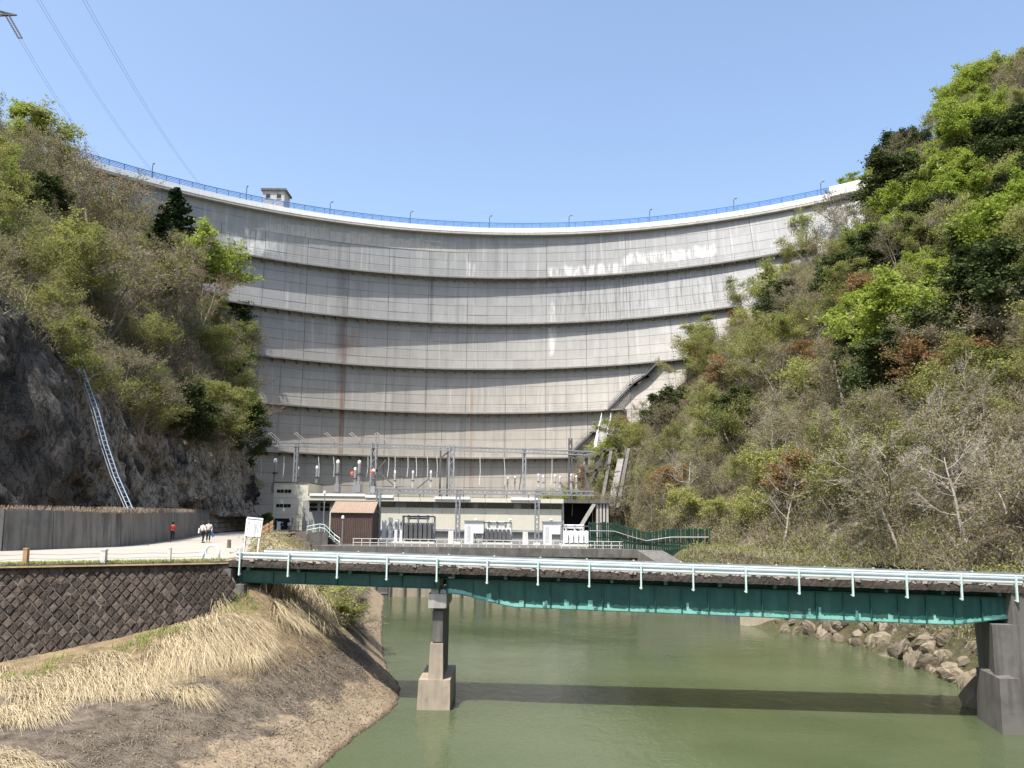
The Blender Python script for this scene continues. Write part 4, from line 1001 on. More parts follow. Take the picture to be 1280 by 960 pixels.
for i, (px, pt) in enumerate(((673, 592), (679, 594), (693.5, 593), (700, 595), (714, 592), (720.5, 594))):
    bushing(px, pt, 616, 116, .17, f'white ribbed post insulator at the right end of the roof, {names[i]} from the left', group='white insulators at right roof end', name='post_insulator')

# ------------------------------------------------------------------ transformers and cabinets
TRY = 106.0
def cyl_bush(mb_, x, y, z, h, r): mb_.lathe((x, y, z), sum([[(r * .6, h * k / 6), (r, h * (k + .4) / 6), (r * .6, h * (k + .8) / 6)] for k in range(6)], []), 8)
def transformer(px0, px1, pt, pb, label, body, fins, nfin, Y):
    xa, xb = px2x(px0, Y), px2x(px1, Y); zb = YZ; h = py2z(pt, Y, (px0 + px1) / 2) - py2z(pb, Y, (px0 + px1) / 2); wdt = xb - xa
    e_ = empty('transformer', label, 'transformer', 'power transformers in the yard', loc=((xa + xb) / 2, Y, zb))
    MB().bb(-wdt / 2, wdt / 2, -1.6, 1.8, 0, .25).build('plinth', M['concrete_pale'], e_)
    MB().bb(-wdt * .42, wdt * .45, -.6, 1.4, .27, h * .72).build('tank', body, e_)
    for k in range(nfin):
        x = -wdt * .40 + wdt * .82 * (k + .5) / nfin
        MB().bb(x - wdt * .3 / nfin, x + wdt * .3 / nfin, -1.35, -.62, .45, h * .66).build('radiator', fins, e_)
        MB().tube([(x, -.62, h * .7), (x, -1.0, h * .74), (x, -1.0, h * .66)], .07, 6).build('header_pipe', body, e_)
    MB().tube([(-wdt * .35, .3, h * .92), (wdt * .3, .3, h * .92)], .28, 12).build('conservator', body, e_)
    for k in range(3):
        mb = MB(); cyl_bush(mb, -wdt * .3 + k * wdt * .28, -.2, h * .72, h * .3, .17); mb.build('bushing', M['porcelain'], e_)
    for x in (-wdt * .46, wdt * .47): MB().bb(x - .06, x + .06, -.8, .8, .25, h * .95).build('frame_post', M['steel'], e_)
    MB().bb(-wdt * .47, wdt * .48, -.85, -.75, h * .93, h * .98).build('frame_beam', M['steel_dark'], e_)
    return e_
t1 = transformer(503, 545, 644, 679, 'dark grey transformer with black radiator banks in front of the powerhouse', M['steel'], M['steel_dark'], 6, TRY)
e_ = empty('pipe_cabinet', 'pale grey switchgear cabinet with looping pipes left of the dark transformer', 'cabinet', loc=(px2x(492, TRY), TRY, YZ))
for (x, wd2, hh) in ((-1.2, .5, 3.0), (-.35, .45, 3.4), (.5, .5, 3.2), (1.15, .35, 2.9)): MB().box((x, 0, hh / 2), (wd2, .8, hh)).build('cubicle', M['steel_white'], e_)
for k in range(3): MB().tube([(-.7 + .7 * k, -.5, .3), (-.7 + .7 * k, -.55, 2.2), (-.3 + .7 * k, -.55, 2.7), (.1 + .7 * k, -.5, 1.8)], .08, 6).build('pipe', M['steel'], e_)
MB().bb(-1.5, 1.5, -.8, .8, -.01, .2).build('plinth', M['concrete_pale'], e_)
t2 = transformer(604, 641, 651, 679, 'light grey transformer with radiators, middle of the yard', M['steel_white'], M['steel_dark'], 6, TRY)
t3 = transformer(700, 738, 655, 681, 'white ribbed transformer below the dark open bay', M['steel_white'], M['steel_white'], 5, 103)
for px, lab in ((593, 'white rectangular control cabinet left of the middle transformer'), (690, 'white rectangular control cabinet left of the white transformer')):
    e_ = empty('control_cabinet', lab, 'cabinet', 'white control cabinets', loc=(px2x(px, 105), 105, YZ))
    MB().bb(-1.25, -.05, -.6, .6, 0, 3.0).build('body', M['steel_white'], e_); MB().bb(-.04, 1.3, -.6, .6, 1.45, 3.0).build('upper_body', M['steel_white'], e_)
    MB().bb(-1.35, 1.4, -.75, .7, 3.0, 3.14).build('roof', M['steel'], e_); MB().bb(1.1, 1.25, -.5, .5, 0, 1.45).build('leg', M['steel'], e_)
    MB().bb(-.9, -.45, -.63, -.6, .4, 2.4).build('door', M['porcelain'], e_)
first = None
for i, (px, wh, lab) in enumerate(((564, 1.6, 'left of the middle gantry column'), (657, 1.6, 'left of the right gantry column'), (467, 1.5, 'beside the brown shed'))):
    o = MB().box((0, 0, .85), (.75, .75, 1.7), taper=.9).build('concrete_pillar', M['concrete_pale']); o.location = (px2x(px, 104), 104.6, YZ)
    tag(o, 'pale concrete foundation pillar in the yard, ' + lab, 'pillar', 'foundation pillars in the yard')
for i, px in enumerate((595, 638, 689)):
    Y = 107; x = px2x(px, Y); zt = py2z(650, Y, px)
    e_ = empty('yard_lamp', f'small globe lamp on a pole in the switchyard, {names[i]} from the left' if i else 'small globe lamp on a pole in the switchyard, leftmost', 'lamp', 'globe lamps in the yard', loc=(x, Y, YZ))
    MB().tube([(0, 0, 0), (0, 0, zt - YZ - .2)], .06, 6).build('pole', M['steel'], e_); MB().lathe((0, 0, zt - YZ), [(.03, -.2), (.2, -.12), (.24, 0), (.18, .15), (.03, .2)], 10).build('globe', M['steel_white'], e_, True)
for i, (px, pt, Y) in enumerate(((405, 617, 100), (429, 648, 98))):
    x = px2x(px, Y); e_ = empty('street_lamp', ['slim grey lamp pole in front of the grey powerhouse bay', 'short lamp pole with pale head by the brown shed'][i], 'lamp', loc=(x, Y, YZ))
    h = py2z(pt, Y, px) - YZ; MB().tube([(0, 0, 0), (0, 0, h)], .07, 6).build('pole', M['steel'], e_); MB().lathe((0, 0, h), [(.05, -.1), (.2, 0), (.18, .3), (.05, .36)], 8).build('lamp_head', M['steel_white'], e_)

# ------------------------------------------------------------------ green palisade fence on the right
fpts = [(737, 652, 693, 97), (768, 652.5, 691, 97), (788, 659, 690, 95), (808, 664.5, 688, 93), (838, 660, 697, 92), (887, 660, 702, 90)]
gf = empty('palisade_fence', 'dark green slatted fence at the foot of the right hillside', 'fence', loc=atY(810, 695, 94))
acc = [0.0]
for a, b in zip(fpts[:-1], fpts[1:]): acc.append(acc[-1] + (b[0] - a[0]))
def fat(px):
    return tuple(float(np.interp(px, [q[0] for q in fpts], [q[k] for q in fpts])) for k in (1, 2, 3))
px = 737.0; i = 0
while px <= 887:
    t, b, Y = fat(px); A = atY(px, b, Y); B = atY(px, t, Y)
    mb = MB(); h = B.z - A.z; mb.box((0, 0, h / 2 - .06), (.19, .05, h - .12)).add([(-.095, -.025, h - .12), (.095, -.025, h - .12), (.095, .025, h - .12), (-.095, .025, h - .12), (0, 0, h + random.uniform(-.05, .05))], [(0, 1, 4), (1, 2, 4), (2, 3, 4), (3, 0, 4)])
    o = sub(mb.build('slat', M['green_fence']), gf); o.matrix_parent_inverse = Matrix.Identity(4); o.location = V((A.x, A.y, A.z)) - gf.location; o.rotation_euler = (random.uniform(-.02, .02), random.uniform(-.03, .03), .1)
    px += 2.75
for f_ in (.06, .5, .93):
    pts = [atY(px, fat(px)[1] * (1 - f_) + fat(px)[0] * f_, fat(px)[2] + .12) - gf.location for px in np.linspace(736, 888, 24)]; MB().tube(pts, .07, 5).build('rail', M['green_fence'], gf)
pts = [atY(px, fat(px)[0] + 11.5, fat(px)[2] - .25) - gf.location for px in np.linspace(737, 886, 20)]; MB().tube(pts, .06, 5).build('handrail', M['steel'], gf)
for px in np.linspace(737, 887, 9):
    t, b, Y = fat(px); MB().bar(atY(px, b + 2, Y + .15) - gf.location, atY(px, t, Y + .15) - gf.location, .14).build('post', M['green_fence'], gf)

# ------------------------------------------------------------------ stairways on the dam and abutment
ds_ = empty('dam_stairway', 'grey steel stairway running diagonally down the right side of the dam face', 'stairway', loc=atY(795, 485, 155))
def stair(parent, p, q, wdt, nst, mat, rail=True, side=None):
    p = V(p); q = V(q); d = q - p; sd = (side or d.cross(V((0, 0, 1)))).normalized() * wdt / 2
    for s_ in (-1, 1): MB().bar(p + sd * s_, q + sd * s_, .12, .35).build('stringer', mat, parent)
    for k in range(nst):
        c = p.lerp(q, (k + .5) / nst); MB().bar(c - sd, c + sd, .28, .06).build('tread', mat, parent)
    if rail:
        for s_ in (-1, 1):
            for h in (.55, 1.1): MB().bar(p + sd * s_ + V((0, 0, h)), q + sd * s_ + V((0, 0, h)), .06).build('rail', mat, parent)
            for k in range(5):
                c = p.lerp(q, k / 4) + sd * s_; MB().bar(c, c + V((0, 0, 1.1)), .06).build('rail_post', mat, parent)
def dpx(px, py, off): 
    # point on the dam face seen at the pixel
    lo, hi = 120, 185
    for _ in range(40):
        mid = (lo + hi) / 2; q = atY(px, py, mid)
        if q.y < dam_y(q.x, q.z): lo = mid
        else: hi = mid
    q = atY(px, py, lo); return q + dam_n(q.x, q.z) * off
for a, b in (((826, 454), (809, 471)), ((809, 471), (794, 481)), ((794, 481), (763, 513)), ((745, 540), (718, 566))):
    p, q = dpx(*a, 1.1) - ds_.location, dpx(*b, 1.1) - ds_.location; stair(ds_, p, q, 1.5, 16, M['steel_dark'])
    for t in (0, 1): c = p.lerp(q, t); MB().bb(c.x - .8, c.x + .8, c.y - .7, c.y + 1.2, c.z - .2, c.z - .05).build('landing', M['walkway'], ds_)
ws = empty('white_stairway', 'white painted steel stairway on the rocky abutment right of the dam', 'stairway', loc=atY(752, 545, 150))
p, q = atY(758, 523, 156), atY(749, 561, 148)
stair(ws, p - ws.location, q - ws.location, 1.9, 20, M['steel_white'], True, V((1, 0, 0)))
for s_ in (-1.5,):
    p2, q2 = atY(751, 527, 156), atY(744, 560, 148); MB().bar(p2 - ws.location, q2 - ws.location, .35, .5).build('duct', M['steel_white'], ws)
cc = empty('concrete_channel', 'sloping concrete side channel with grey piers below the white stairway', 'channel', loc=(16, 125, -1))
cl = lambda px, py, Y: atY(px, py, Y) - cc.location
for (a, b, c, d, Y0, Y1, mt) in ((764, 565, 752, 632, 128, 116, 'concrete_dark'), (786, 562, 772, 636, 130, 116, 'concrete_dark'), (776, 575, 764, 634, 129, 116, 'walkway')):
    p, q = cl(a, b, Y0), cl(c, d, Y1); MB().bar(p, q, 0.5 if mt == 'concrete_dark' else 1.0, .5).build('side_wall' if mt == 'concrete_dark' else 'channel_floor', M[mt], cc)
for px in (733, 745, 757): t = cl(px, 572, 124); MB().bar(V((t.x, t.y, -1)), t, .5).build('pier', M['concrete_dark'], cc)
for a, b in (((730, 572), (768, 560)), ((732, 590), (760, 585)), ((735, 610), (757, 560))): MB().bar(cl(*a, 123.5), cl(*b, 123.5), .35).build('brace', M['concrete_dark'], cc)
# ------------------------------------------------------------------ roadside things
def lin(o_, parent): o_.parent = parent; return o_
for i, (px, pt, pb, mt, wd2, lab) in enumerate(((33, 684, 703, 'wood_post', .20, 'short brown wooden marker post at the road edge'), (125, 683, 699, 'concrete_pale', .24, 'short white concrete post at the road edge'), (200, 680.5, 697, 'concrete_pale', .13, 'thin white post at the road edge'))):
    d = atZ(px, pb, .03); d.x = d.x; b = T0 + td * ((d - T0).dot(td)) - nh * .25; b.z = .0
    h = (pb - pt) / FPX * b.y; e_ = empty('road_post', lab, 'post', loc=b); MB().box((0, 0, h / 2), (wd2, wd2, h), taper=.92).build('shaft', M[mt], e_); MB().box((0, 0, h + .03), (wd2 * 1.08, wd2 * 1.08, .06)).build('cap', M[mt], e_)
b = T0 + td * 9.2 - nh * .4
e_ = empty('pipe_barrier', 'white bent-pipe barrier at the road corner by the bridge', 'barrier', loc=(b.x, b.y, 0))
pts = [(.55, 0, 0), (.52, 0, .62), (.35, 0, .84), (0, 0, .8), (-.22, 0, .55), (-.28, 0, 0)]
MB().tube(pts, .06, 8).build('hoop', M['sign_white'], e_, True); MB().box((-.28, .02, .5), (.34, .12, .2)).build('reflector_plate', M['steel_white'], e_)
MB().box((-.1, .02, .2), (.5, .08, .09)).build('cross_plate', M['steel_white'], e_)
wr = MB()
for h in (.28, .48):
    a_, c_ = T0 + td * -6 - nh * .25, T0 + td * 9 - nh * .3; wr.tube([V((a_.x, a_.y, h))] + [V((a_.x, a_.y, 0)).lerp(V((c_.x, c_.y, 0)), k / 12) + V((0, 0, h - .05 * (k % 2))) for k in range(1, 12)] + [V((c_.x, c_.y, h))], .012, 4)
tag(wr.build('wire_fence', M['steel']), 'two thin wires strung between the road edge posts', 'wire')
# notice board
sg = empty('notice_board', 'white notice board with columns of small writing, tilted on two posts', 'sign', loc=(atY(315, 690, 47).x, 47, 0))
l = lambda px, py: atY(px, py, 47) - sg.location
bc = [l(309, 646), l(329, 648), l(325.5, 671), l(305.5, 669.5)]
bd = V((0, .05, 0))
board = MB().hexa([bc[3], bc[2], bc[2] + bd, bc[3] + bd, bc[0], bc[1], bc[1] + bd, bc[0] + bd]).build('board', M['sign_white'], sg)
def onb(u, v_): return bc[0].lerp(bc[1], u).lerp(bc[3].lerp(bc[2], u), v_) + V((0, -.012, 0))
MB().bar(onb(.03, .09), onb(.97, .09), .012, .04).build('heading_rule', M['ink'], board)
for j, (u, v0, v1, th) in enumerate(((.90, .2, .62, .05), (.76, .22, .9, .035), (.67, .2, .85, .035), (.60, .3, .95, .035), (.52, .22, .8, .03), (.2, .2, .4, .04), (.13, .25, .8, .03))):
    v_ = v0; rnd = random.Random(j)
    while v_ < v1:
        c = onb(u, v_); s_ = th
        mb = MB()
        for k in range(3): mb.box(c + V((0, 0, -s_ * .35 + k * s_ * .35)), (s_ * rnd.uniform(.5, 1), .008, .008))
        mb.box(c + V((rnd.uniform(-.3, .3) * s_, 0, 0)), (.009, .008, s_ * .9)); mb.build('character_stroke', M['ink_red'] if j in (0,) and v_ > .4 else M['ink'], board); v_ += th * 1.35
for px, py in ((308.5, 648), (326, 650)):
    t = l(px, py) + V((0, .08, 0)); MB().bar(t, V((t.x - .12, t.y, 0)), .07).build('post', M['sign_white'], sg)
MB().bar(l(306.5, 668) + V((0, .12, 0)), V((l(303, 690).x, .12, 0)), .11).build('post', M['steel'], sg)
# slatted tan fence at the bend beyond the sign
tf = empty('timber_fence', 'small tan board fence at the road bend behind the notice board', 'fence', loc=atY(330, 668, 78))
for k in range(9):
    p = atY(324.5 + k * 1.95, 673 - k * 1.35, 74 + k * 1.5) - tf.location
    o = MB().box((0, 0, .45), (.13, .06, 1.15)).build('board', M['wood_post'] if k % 3 else M['boulder'], tf); o.location = p
for h in (.3, .75): MB().bar(atY(324, 673, 74) - tf.location + V((0, .07, h)), atY(341, 662, 86) - tf.location + V((0, .07, h)), .06, .09).build('rail', M['wood_post'], tf)
o = MB().lathe((0, 0, 0), [(.16, 0), (.15, .05), (.13, .55), (.09, .6)], 10).build('bollard', M['boulder']); b = atZ(286, 685, .02); o.location = b; tag(o, 'small brown bollard at the road side left of the notice board', 'bollard')

# cliff ladder (blue-white pipes up the rock)
ld = empty('cliff_ladder', 'long pale blue ladder fixed up the rock face above the retaining wall', 'ladder', loc=atY(162, 634, 58))
lp = [(98, 452, 60.5), (108, 478, 59.8), (121, 515, 59), (132, 556, 58.4), (145, 595, 57.6), (163, 636, 56.2)]
def lpa(t):
    n_ = len(lp) - 1; i = min(int(t * n_), n_ - 1); f = t * n_ - i; a = lp[i]; b = lp[i + 1]; return atY(*[a[k] * (1 - f) + b[k] * f for k in range(3)]) - ld.location
def outof(p):   # keep in front of rock
    return p + V((1.9, -.9, 0)) * 0
bluep = surf('pale_blue_paint', (.20, .29, .42), (.33, .40, .50), 3, rough=.5, bump=0, dirt=.3)
for s_ in (-.17, .17): MB().tube([lpa(k / 20) + V((s_, 0, 0)) for k in range(21)], .035, 6).build('rail', bluep, ld)
for k in range(34): c = lpa((k + .5) / 34); MB().bar(c + V((-.17, 0, 0)), c + V((.17, 0, 0)), .035).build('rung', bluep, ld)
MB().tube([lpa(k / 20) + V((-.45, .1, .05)) for k in range(21)], .03, 6).build('conduit', M['steel'], ld)

# ------------------------------------------------------------------ pylon and wires, top left
pyc = atY(8, 18, 118)
py = empty('transmission_pylon', 'steel lattice pylon whose cross-arm tip shows in the top left corner', 'pylon', loc=(pyc.x - 9, 118, hL(pyc.x - 9, 118)))
pb_ = py.location; top = pyc.z + 9 - pb_.z; mb = MB()
def leg(sx, sy): return [V((sx * 3.2, sy * 3.2, -2)), V((sx * .8, sy * .8, top))]
for sx in (-1, 1):
    for sy in (-1, 1): MB().bar(*leg(sx, sy), .25).build('leg', M['steel_dark'], py)
for k in range(9):
    f0, f1 = k / 9, (k + 1) / 9
    for (a, b) in (((-1, -1), (1, -1)), ((1, -1), (1, 1)), ((1, 1), (-1, 1)), ((-1, 1), (-1, -1))):
        A0, A1 = leg(*a); B0, B1 = leg(*b); mb.bar(A0.lerp(A1, f0), B0.lerp(B1, f1), .12); mb.bar(B0.lerp(B1, f0), A0.lerp(A1, f1), .12)
mb.build('bracing', M['steel_dark'], py)
tip = atY(21, 19, 118) - pb_
for dz in (0, -9, 7):
    ar = MB(); c0 = V((tip.x, tip.y, tip.z + dz)); rt = [V((.8, -.8, c0.z)), V((.8, .8, c0.z)), V((.8, -.8, c0.z + 2.2)), V((.8, .8, c0.z + 2.2))]
    if dz: continue
    for r in rt: ar.bar(r, c0, .16)
    for k in range(1, 6):
        f = k / 6; ar.bar(rt[0].lerp(c0, f), rt[3].lerp(c0, f - .12), .09); ar.bar(rt[1].lerp(c0, f), rt[2].lerp(c0, f - .12), .09); ar.bar(rt[2].lerp(c0, f), rt[0].lerp(c0, f), .09)
    ar.build('cross_arm', M['steel_dark'], py)
ia, ib = atY(7, 20, 118), atY(23, 48, 117)
for s_ in (0, .55):
    pts = [ia.lerp(ib, k / 24) - pb_ + V((s_, 0, .1)) for k in range(25)]; MB().tube(pts, [.17 if k % 2 else .08 for k in range(25)], 6).build('insulator_string', M['steel_dark'], py)
MB().bar(ib - pb_ + V((-.1, 0, .1)), ib - pb_ + V((.65, 0, .1)), .16).build('yoke', M['steel_dark'], py)
for i, (a, b) in enumerate((((23, 48, 117), (140, 215, 210)), ((44, -4, 113), (196, 222, 215)), ((101, -4, 108), (250, 232, 215)))):
    p, q = atY(*a), atY(*b); mb = MB()
    for s_ in (0, .5):
        mb.tube([p.lerp(q, k / 24) + V((s_, 0, -7 * (k / 24) * (1 - k / 24))) for k in range(25)], .022, 4)
    tag(mb.build('power_line', M['steel']), ['pair of overhead wires starting from the pylon insulator', 'middle pair of overhead wires crossing the sky at left', 'rightmost pair of overhead wires crossing the sky'][i], 'power line', 'overhead wires at top left')

# ------------------------------------------------------------------ people
def skinned(name, joints, edges, mat, parent, subd=2, root=0):
    me = bpy.data.meshes.new(name); me.from_pydata([j[0] for j in joints], edges, [])
    o_ = link(name, me); sk = o_.modifiers.new('s', 'SKIN'); ss = o_.modifiers.new('d', 'SUBSURF'); ss.levels = subd; ss.render_levels = subd; sk.use_smooth_shade = True
    for k, d in enumerate(me.skin_vertices[0].data): r = joints[k][1]; d.radius = (r, r) if not hasattr(r, '__len__') else r; d.use_root = (k == root)
    dg = bpy.context.evaluated_depsgraph_get(); m2 = bpy.data.meshes.new_from_object(o_.evaluated_get(dg)); bpy.data.objects.remove(o_)
    m2.materials.clear(); m2.materials.append(mat); return link(name, m2, parent)
def cloth(n_, c): return surf(n_, tuple(x * .85 for x in c), c, 8, rough=.85, bump=.1)
def person(loc, rz, label, top, bottom, H=1.66, bag=None, stride=.16, lean=0.0, hat=None, scarf=None):
    e_ = empty('person', label, 'person', loc=loc, rz=rz); e_.scale = (H / 1.7,) * 3
    L = lean
    J = [((0, 0, .95), .12), ((0, L * .4, 1.18), (.14, .10)), ((0, L, 1.40), (.15, .10)), ((0, L * 1.1, 1.50), .055), ((0, L * 1.25 - .01, 1.60), (.085, .095)), ((0, L * 1.3, 1.70), .06),
         ((-.09, 0, .90), .09), ((-.10, -stride * .4, .50), .062), ((-.10, stride * .5, .09), .042), ((-.11, stride * .5 - .16, .035), .035),
         ((.09, 0, .90), .09), ((.10, -stride * .9, .52), .062), ((.10, -stride, .09), .042), ((.11, -stride - .16, .035), .035),
         ((-.19, L, 1.38), .055), ((-.25, L + .03, 1.12), .042), ((-.22, L - .15, .93), .032), ((-.21, L - .22, .86), .03),
         ((.19, L, 1.38), .055), ((.25, L + .05, 1.12), .042), ((.24, L - .10, .92), .032), ((.23, L - .16, .85), .03)]
    E_ = [(0, 1), (1, 2), (2, 3), (3, 4), (4, 5), (0, 6), (6, 7), (7, 8), (8, 9), (0, 10), (10, 11), (11, 12), (12, 13), (2, 14), (14, 15), (15, 16), (16, 17), (2, 18), (18, 19), (19, 20), (20, 21)]
    body = skinned('body', J, E_, M['skin'], e_)
    g = lambda k, r: (J[k][0], r)
    skinned('jacket', [g(0, .145), g(1, (.165, .125)), g(2, (.17, .12)), ((0, L, 1.46), .09), g(14, .075), g(15, .062), ((-.225, L - .12, .96), .045), g(18, .075), g(19, .062), ((.235, L - .08, .95), .045)], [(0, 1), (1, 2), (2, 3), (2, 4), (4, 5), (5, 6), (2, 7), (7, 8), (8, 9)], top, e_)
    skinned('trousers', [((0, 0, .96), .135), g(6, .105), g(7, .078), ((-.10, stride * .5, .12), .058), g(10, .105), g(11, .078), ((.10, -stride, .12), .058)], [(0, 1), (1, 2), (2, 3), (0, 4), (4, 5), (5, 6)], bottom, e_)
    MB().lathe((0, L * 1.3 + .015, 1.60), [(.095, -.04), (.112, .03), (.10, .10), (.06, .15), (.01, .165)], 12).build('hair' if hat is None else 'hat', hat or M['hair'], e_, True)
    for s_ in (-1, 1): MB().box((.11 * s_, (stride * .5 if s_ < 0 else -stride) - .07, .035), (.09, .26, .07), taper=.85).build('shoe', M['hair'], e_)
    for s_ in (-1, 1): MB().box((s_ * .03, L * 1.25 - .105, 1.615), (.018, .012, .01)).build('eye', M['hair'], e_)
    if bag: MB().box((.27, L + .02, 1.0), (.16, .34, .42), taper=.8).build('bag', bag, e_)
    if scarf: MB().box((.28, .05, .72), (.22, .1, .62), rx=.3, ry=-.35, taper=.5).build('hanging_coat', scarf, e_)
    return e_
red = cloth('cloth_red', (.55, .045, .04)); blk = cloth('cloth_black', (.02, .02, .024)); wht = cloth('cloth_white', (.62, .60, .58)); blu = cloth('cloth_blue', (.10, .25, .62)); gry = cloth('cloth_grey', (.22, .22, .24)); beige = cloth('cloth_beige', (.45, .38, .30))
def on_road(px, py): p = atZ(px, py, .03); return (p.x, p.y, .03)
p = on_road(238, 675); person((p[0], min(p[1], 66), .03), R(200), 'person in a red jacket and dark trousers walking by the retaining wall', red, blk, 1.6)
p = on_road(252.5, 678.5); person(p, R(150), 'person in a pale top and black trousers carrying a light bag on the road', wht, blk, 1.66, bag=wht)
p = on_road(260, 677.5); person(p, R(20), 'person in a white shirt and shorts with a blue coat hanging at the side', wht, blk, 1.72, scarf=blu)
for px, lab, a, b in ((352.5, 'person in black standing in the doorway of the cream tower', blk, blk), (361.5, 'person in a white shirt and dark vest outside the cream tower door', wht, gry)):
    q = atY(px, 663, 114); person((q.x, q.y, -.262), R(170), lab, a, b, 1.66)

# ------------------------------------------------------------------ boulders on the right bank
def boulder_mesh(seed):
    rnd = random.Random(seed); me_v = []; n_, m_ = 7, 9
    mb = MB(); vs_ = []
    ax = (rnd.uniform(.8, 1.2), rnd.uniform(.8, 1.2), rnd.uniform(.6, .95))
    planes = [(V((rnd.gauss(0, 1), rnd.gauss(0, 1), rnd.gauss(0, 1))).normalized(), rnd.uniform(.62, .9)) for _ in range(11)]
    for i in range(n_ + 1):
        th = math.pi * i / n_
        for k in range(m_):
            d = V((math.sin(th) * math.cos(2 * math.pi * k / m_ + i * .3), math.sin(th) * math.sin(2 * math.pi * k / m_ + i * .3), math.cos(th)))
            r = 1.0
            for pn, pd in planes:
                c = d.dot(pn)
                if c > 0: r = min(r, pd / c)
            r *= 1 + rnd.uniform(-.04, .04); vs_.append((d.x * r * ax[0], d.y * r * ax[1], d.z * r * ax[2]))
    mb.add(vs_, [(i * m_ + k, (i + 1) * m_ + k, (i + 1) * m_ + (k + 1) % m_, i * m_ + (k + 1) % m_) for i in range(n_) for k in range(m_)])
    return mb.mesh('boulder', M['boulder'])
bmesh_ = [boulder_mesh(s_) for s_ in range(9)]
def boulder(loc, s_, label):
    o_ = link('boulder', random.choice(bmesh_)); o_.location = loc; o_.scale = (s_ * random.uniform(.8, 1.25), s_ * random.uniform(.8, 1.2), s_ * random.uniform(.7, 1.1)); o_.rotation_euler = (random.random() * 3, random.random() * 3, random.random() * 6)
    tag(o_, label, 'boulder', 'tan boulders along the right waterline'); return o_
boulder(atZ(1243, 886, WZ) + V((0, .3, .3)), 1.25, 'pointed boulder leaning on the foot of the right abutment')
boulder(atZ(1268, 893, WZ) + V((.6, .2, .4)), 1.5, 'large pale boulder in front of the right abutment at the frame edge')
boulder(atZ(1256, 905, WZ) + V((.2, 0, -.1)), .6, 'small tan boulder between the two big ones by the right abutment')
for k in range(170):
    Y = random.choice((random.uniform(44, 70), random.uniform(46, 66))); w_ = random.random() ** 1.4; X = watR(Y) + .1 + w_ * 3.2; z = float(np.interp(w_ * 3.2, [0, 2.2, 3.8], [WZ, -4.3, -1.9]))
    boulder((X, Y, z), random.uniform(.18, .85) * (1 - .3 * w_), 'angular tan boulder heaped along the right waterline beyond the abutment')

# ------------------------------------------------------------------ trees
rng = np.random.default_rng(5)
def leaf_quads(C, size, upb=.4, asp=1.7):
    n_ = len(C); N_ = rng.normal(size=(n_, 3)); N_[:, 2] = np.abs(N_[:, 2]) + upb; N_ /= np.linalg.norm(N_, axis=1)[:, None]
    A = rng.normal(size=(n_, 3)); A -= (A * N_).sum(1)[:, None] * N_; A /= np.linalg.norm(A, axis=1)[:, None]; B = np.cross(N_, A)
    s_ = size * rng.uniform(.55, 1.25, (n_, 1)); A = A * s_ * asp / 2; B = B * s_ / 2
    return np.stack([C - A, C - B * 1 + A * .1, C + A, C + B + A * .1], 1).reshape(-1, 3)
def thin_tris(P0, P1, wdt):
    d = P1 - P0; s_ = np.cross(d, rng.normal(size=d.shape)); s_ /= (np.linalg.norm(s_, axis=1)[:, None] + 1e-9); s_ *= wdt
    return np.stack([P0 - s_, P0 + s_, P1], 1).reshape(-1, 3)
def crown_mesh(name, quads, tris, mats):
    nq, ntr = len(quads) // 4, len(tris) // 3; v_ = np.concatenate([quads.reshape(-1, 3), tris.reshape(-1, 3)])
    me = bpy.data.meshes.new(name); me.vertices.add(len(v_)); me.vertices.foreach_set('co', v_.astype(np.float32).ravel())
    me.loops.add(nq * 4 + ntr * 3); me.loops.foreach_set('vertex_index', np.arange(len(v_), dtype=np.int32)); me.polygons.add(nq + ntr)
    me.polygons.foreach_set('loop_start', np.concatenate([np.arange(nq) * 4, nq * 4 + np.arange(ntr) * 3]).astype(np.int32))
    for m_ in mats: me.materials.append(m_)
    me.polygons.foreach_set('material_index', np.concatenate([np.zeros(nq), np.ones(ntr)]).astype(np.int32)); me.update(calc_edges=True); return me
def rv(s_=1): return V((random.gauss(0, s_), random.gauss(0, s_), random.gauss(0, s_)))
def branch(p, d, L, n_, up, wob):
    pts = [p.copy()]; d = d.normalized()
    for _ in range(n_): d = (d + rv(wob) + V((0, 0, up))).normalized(); p = p + d * (L / n_); pts.append(p.copy())
    return pts
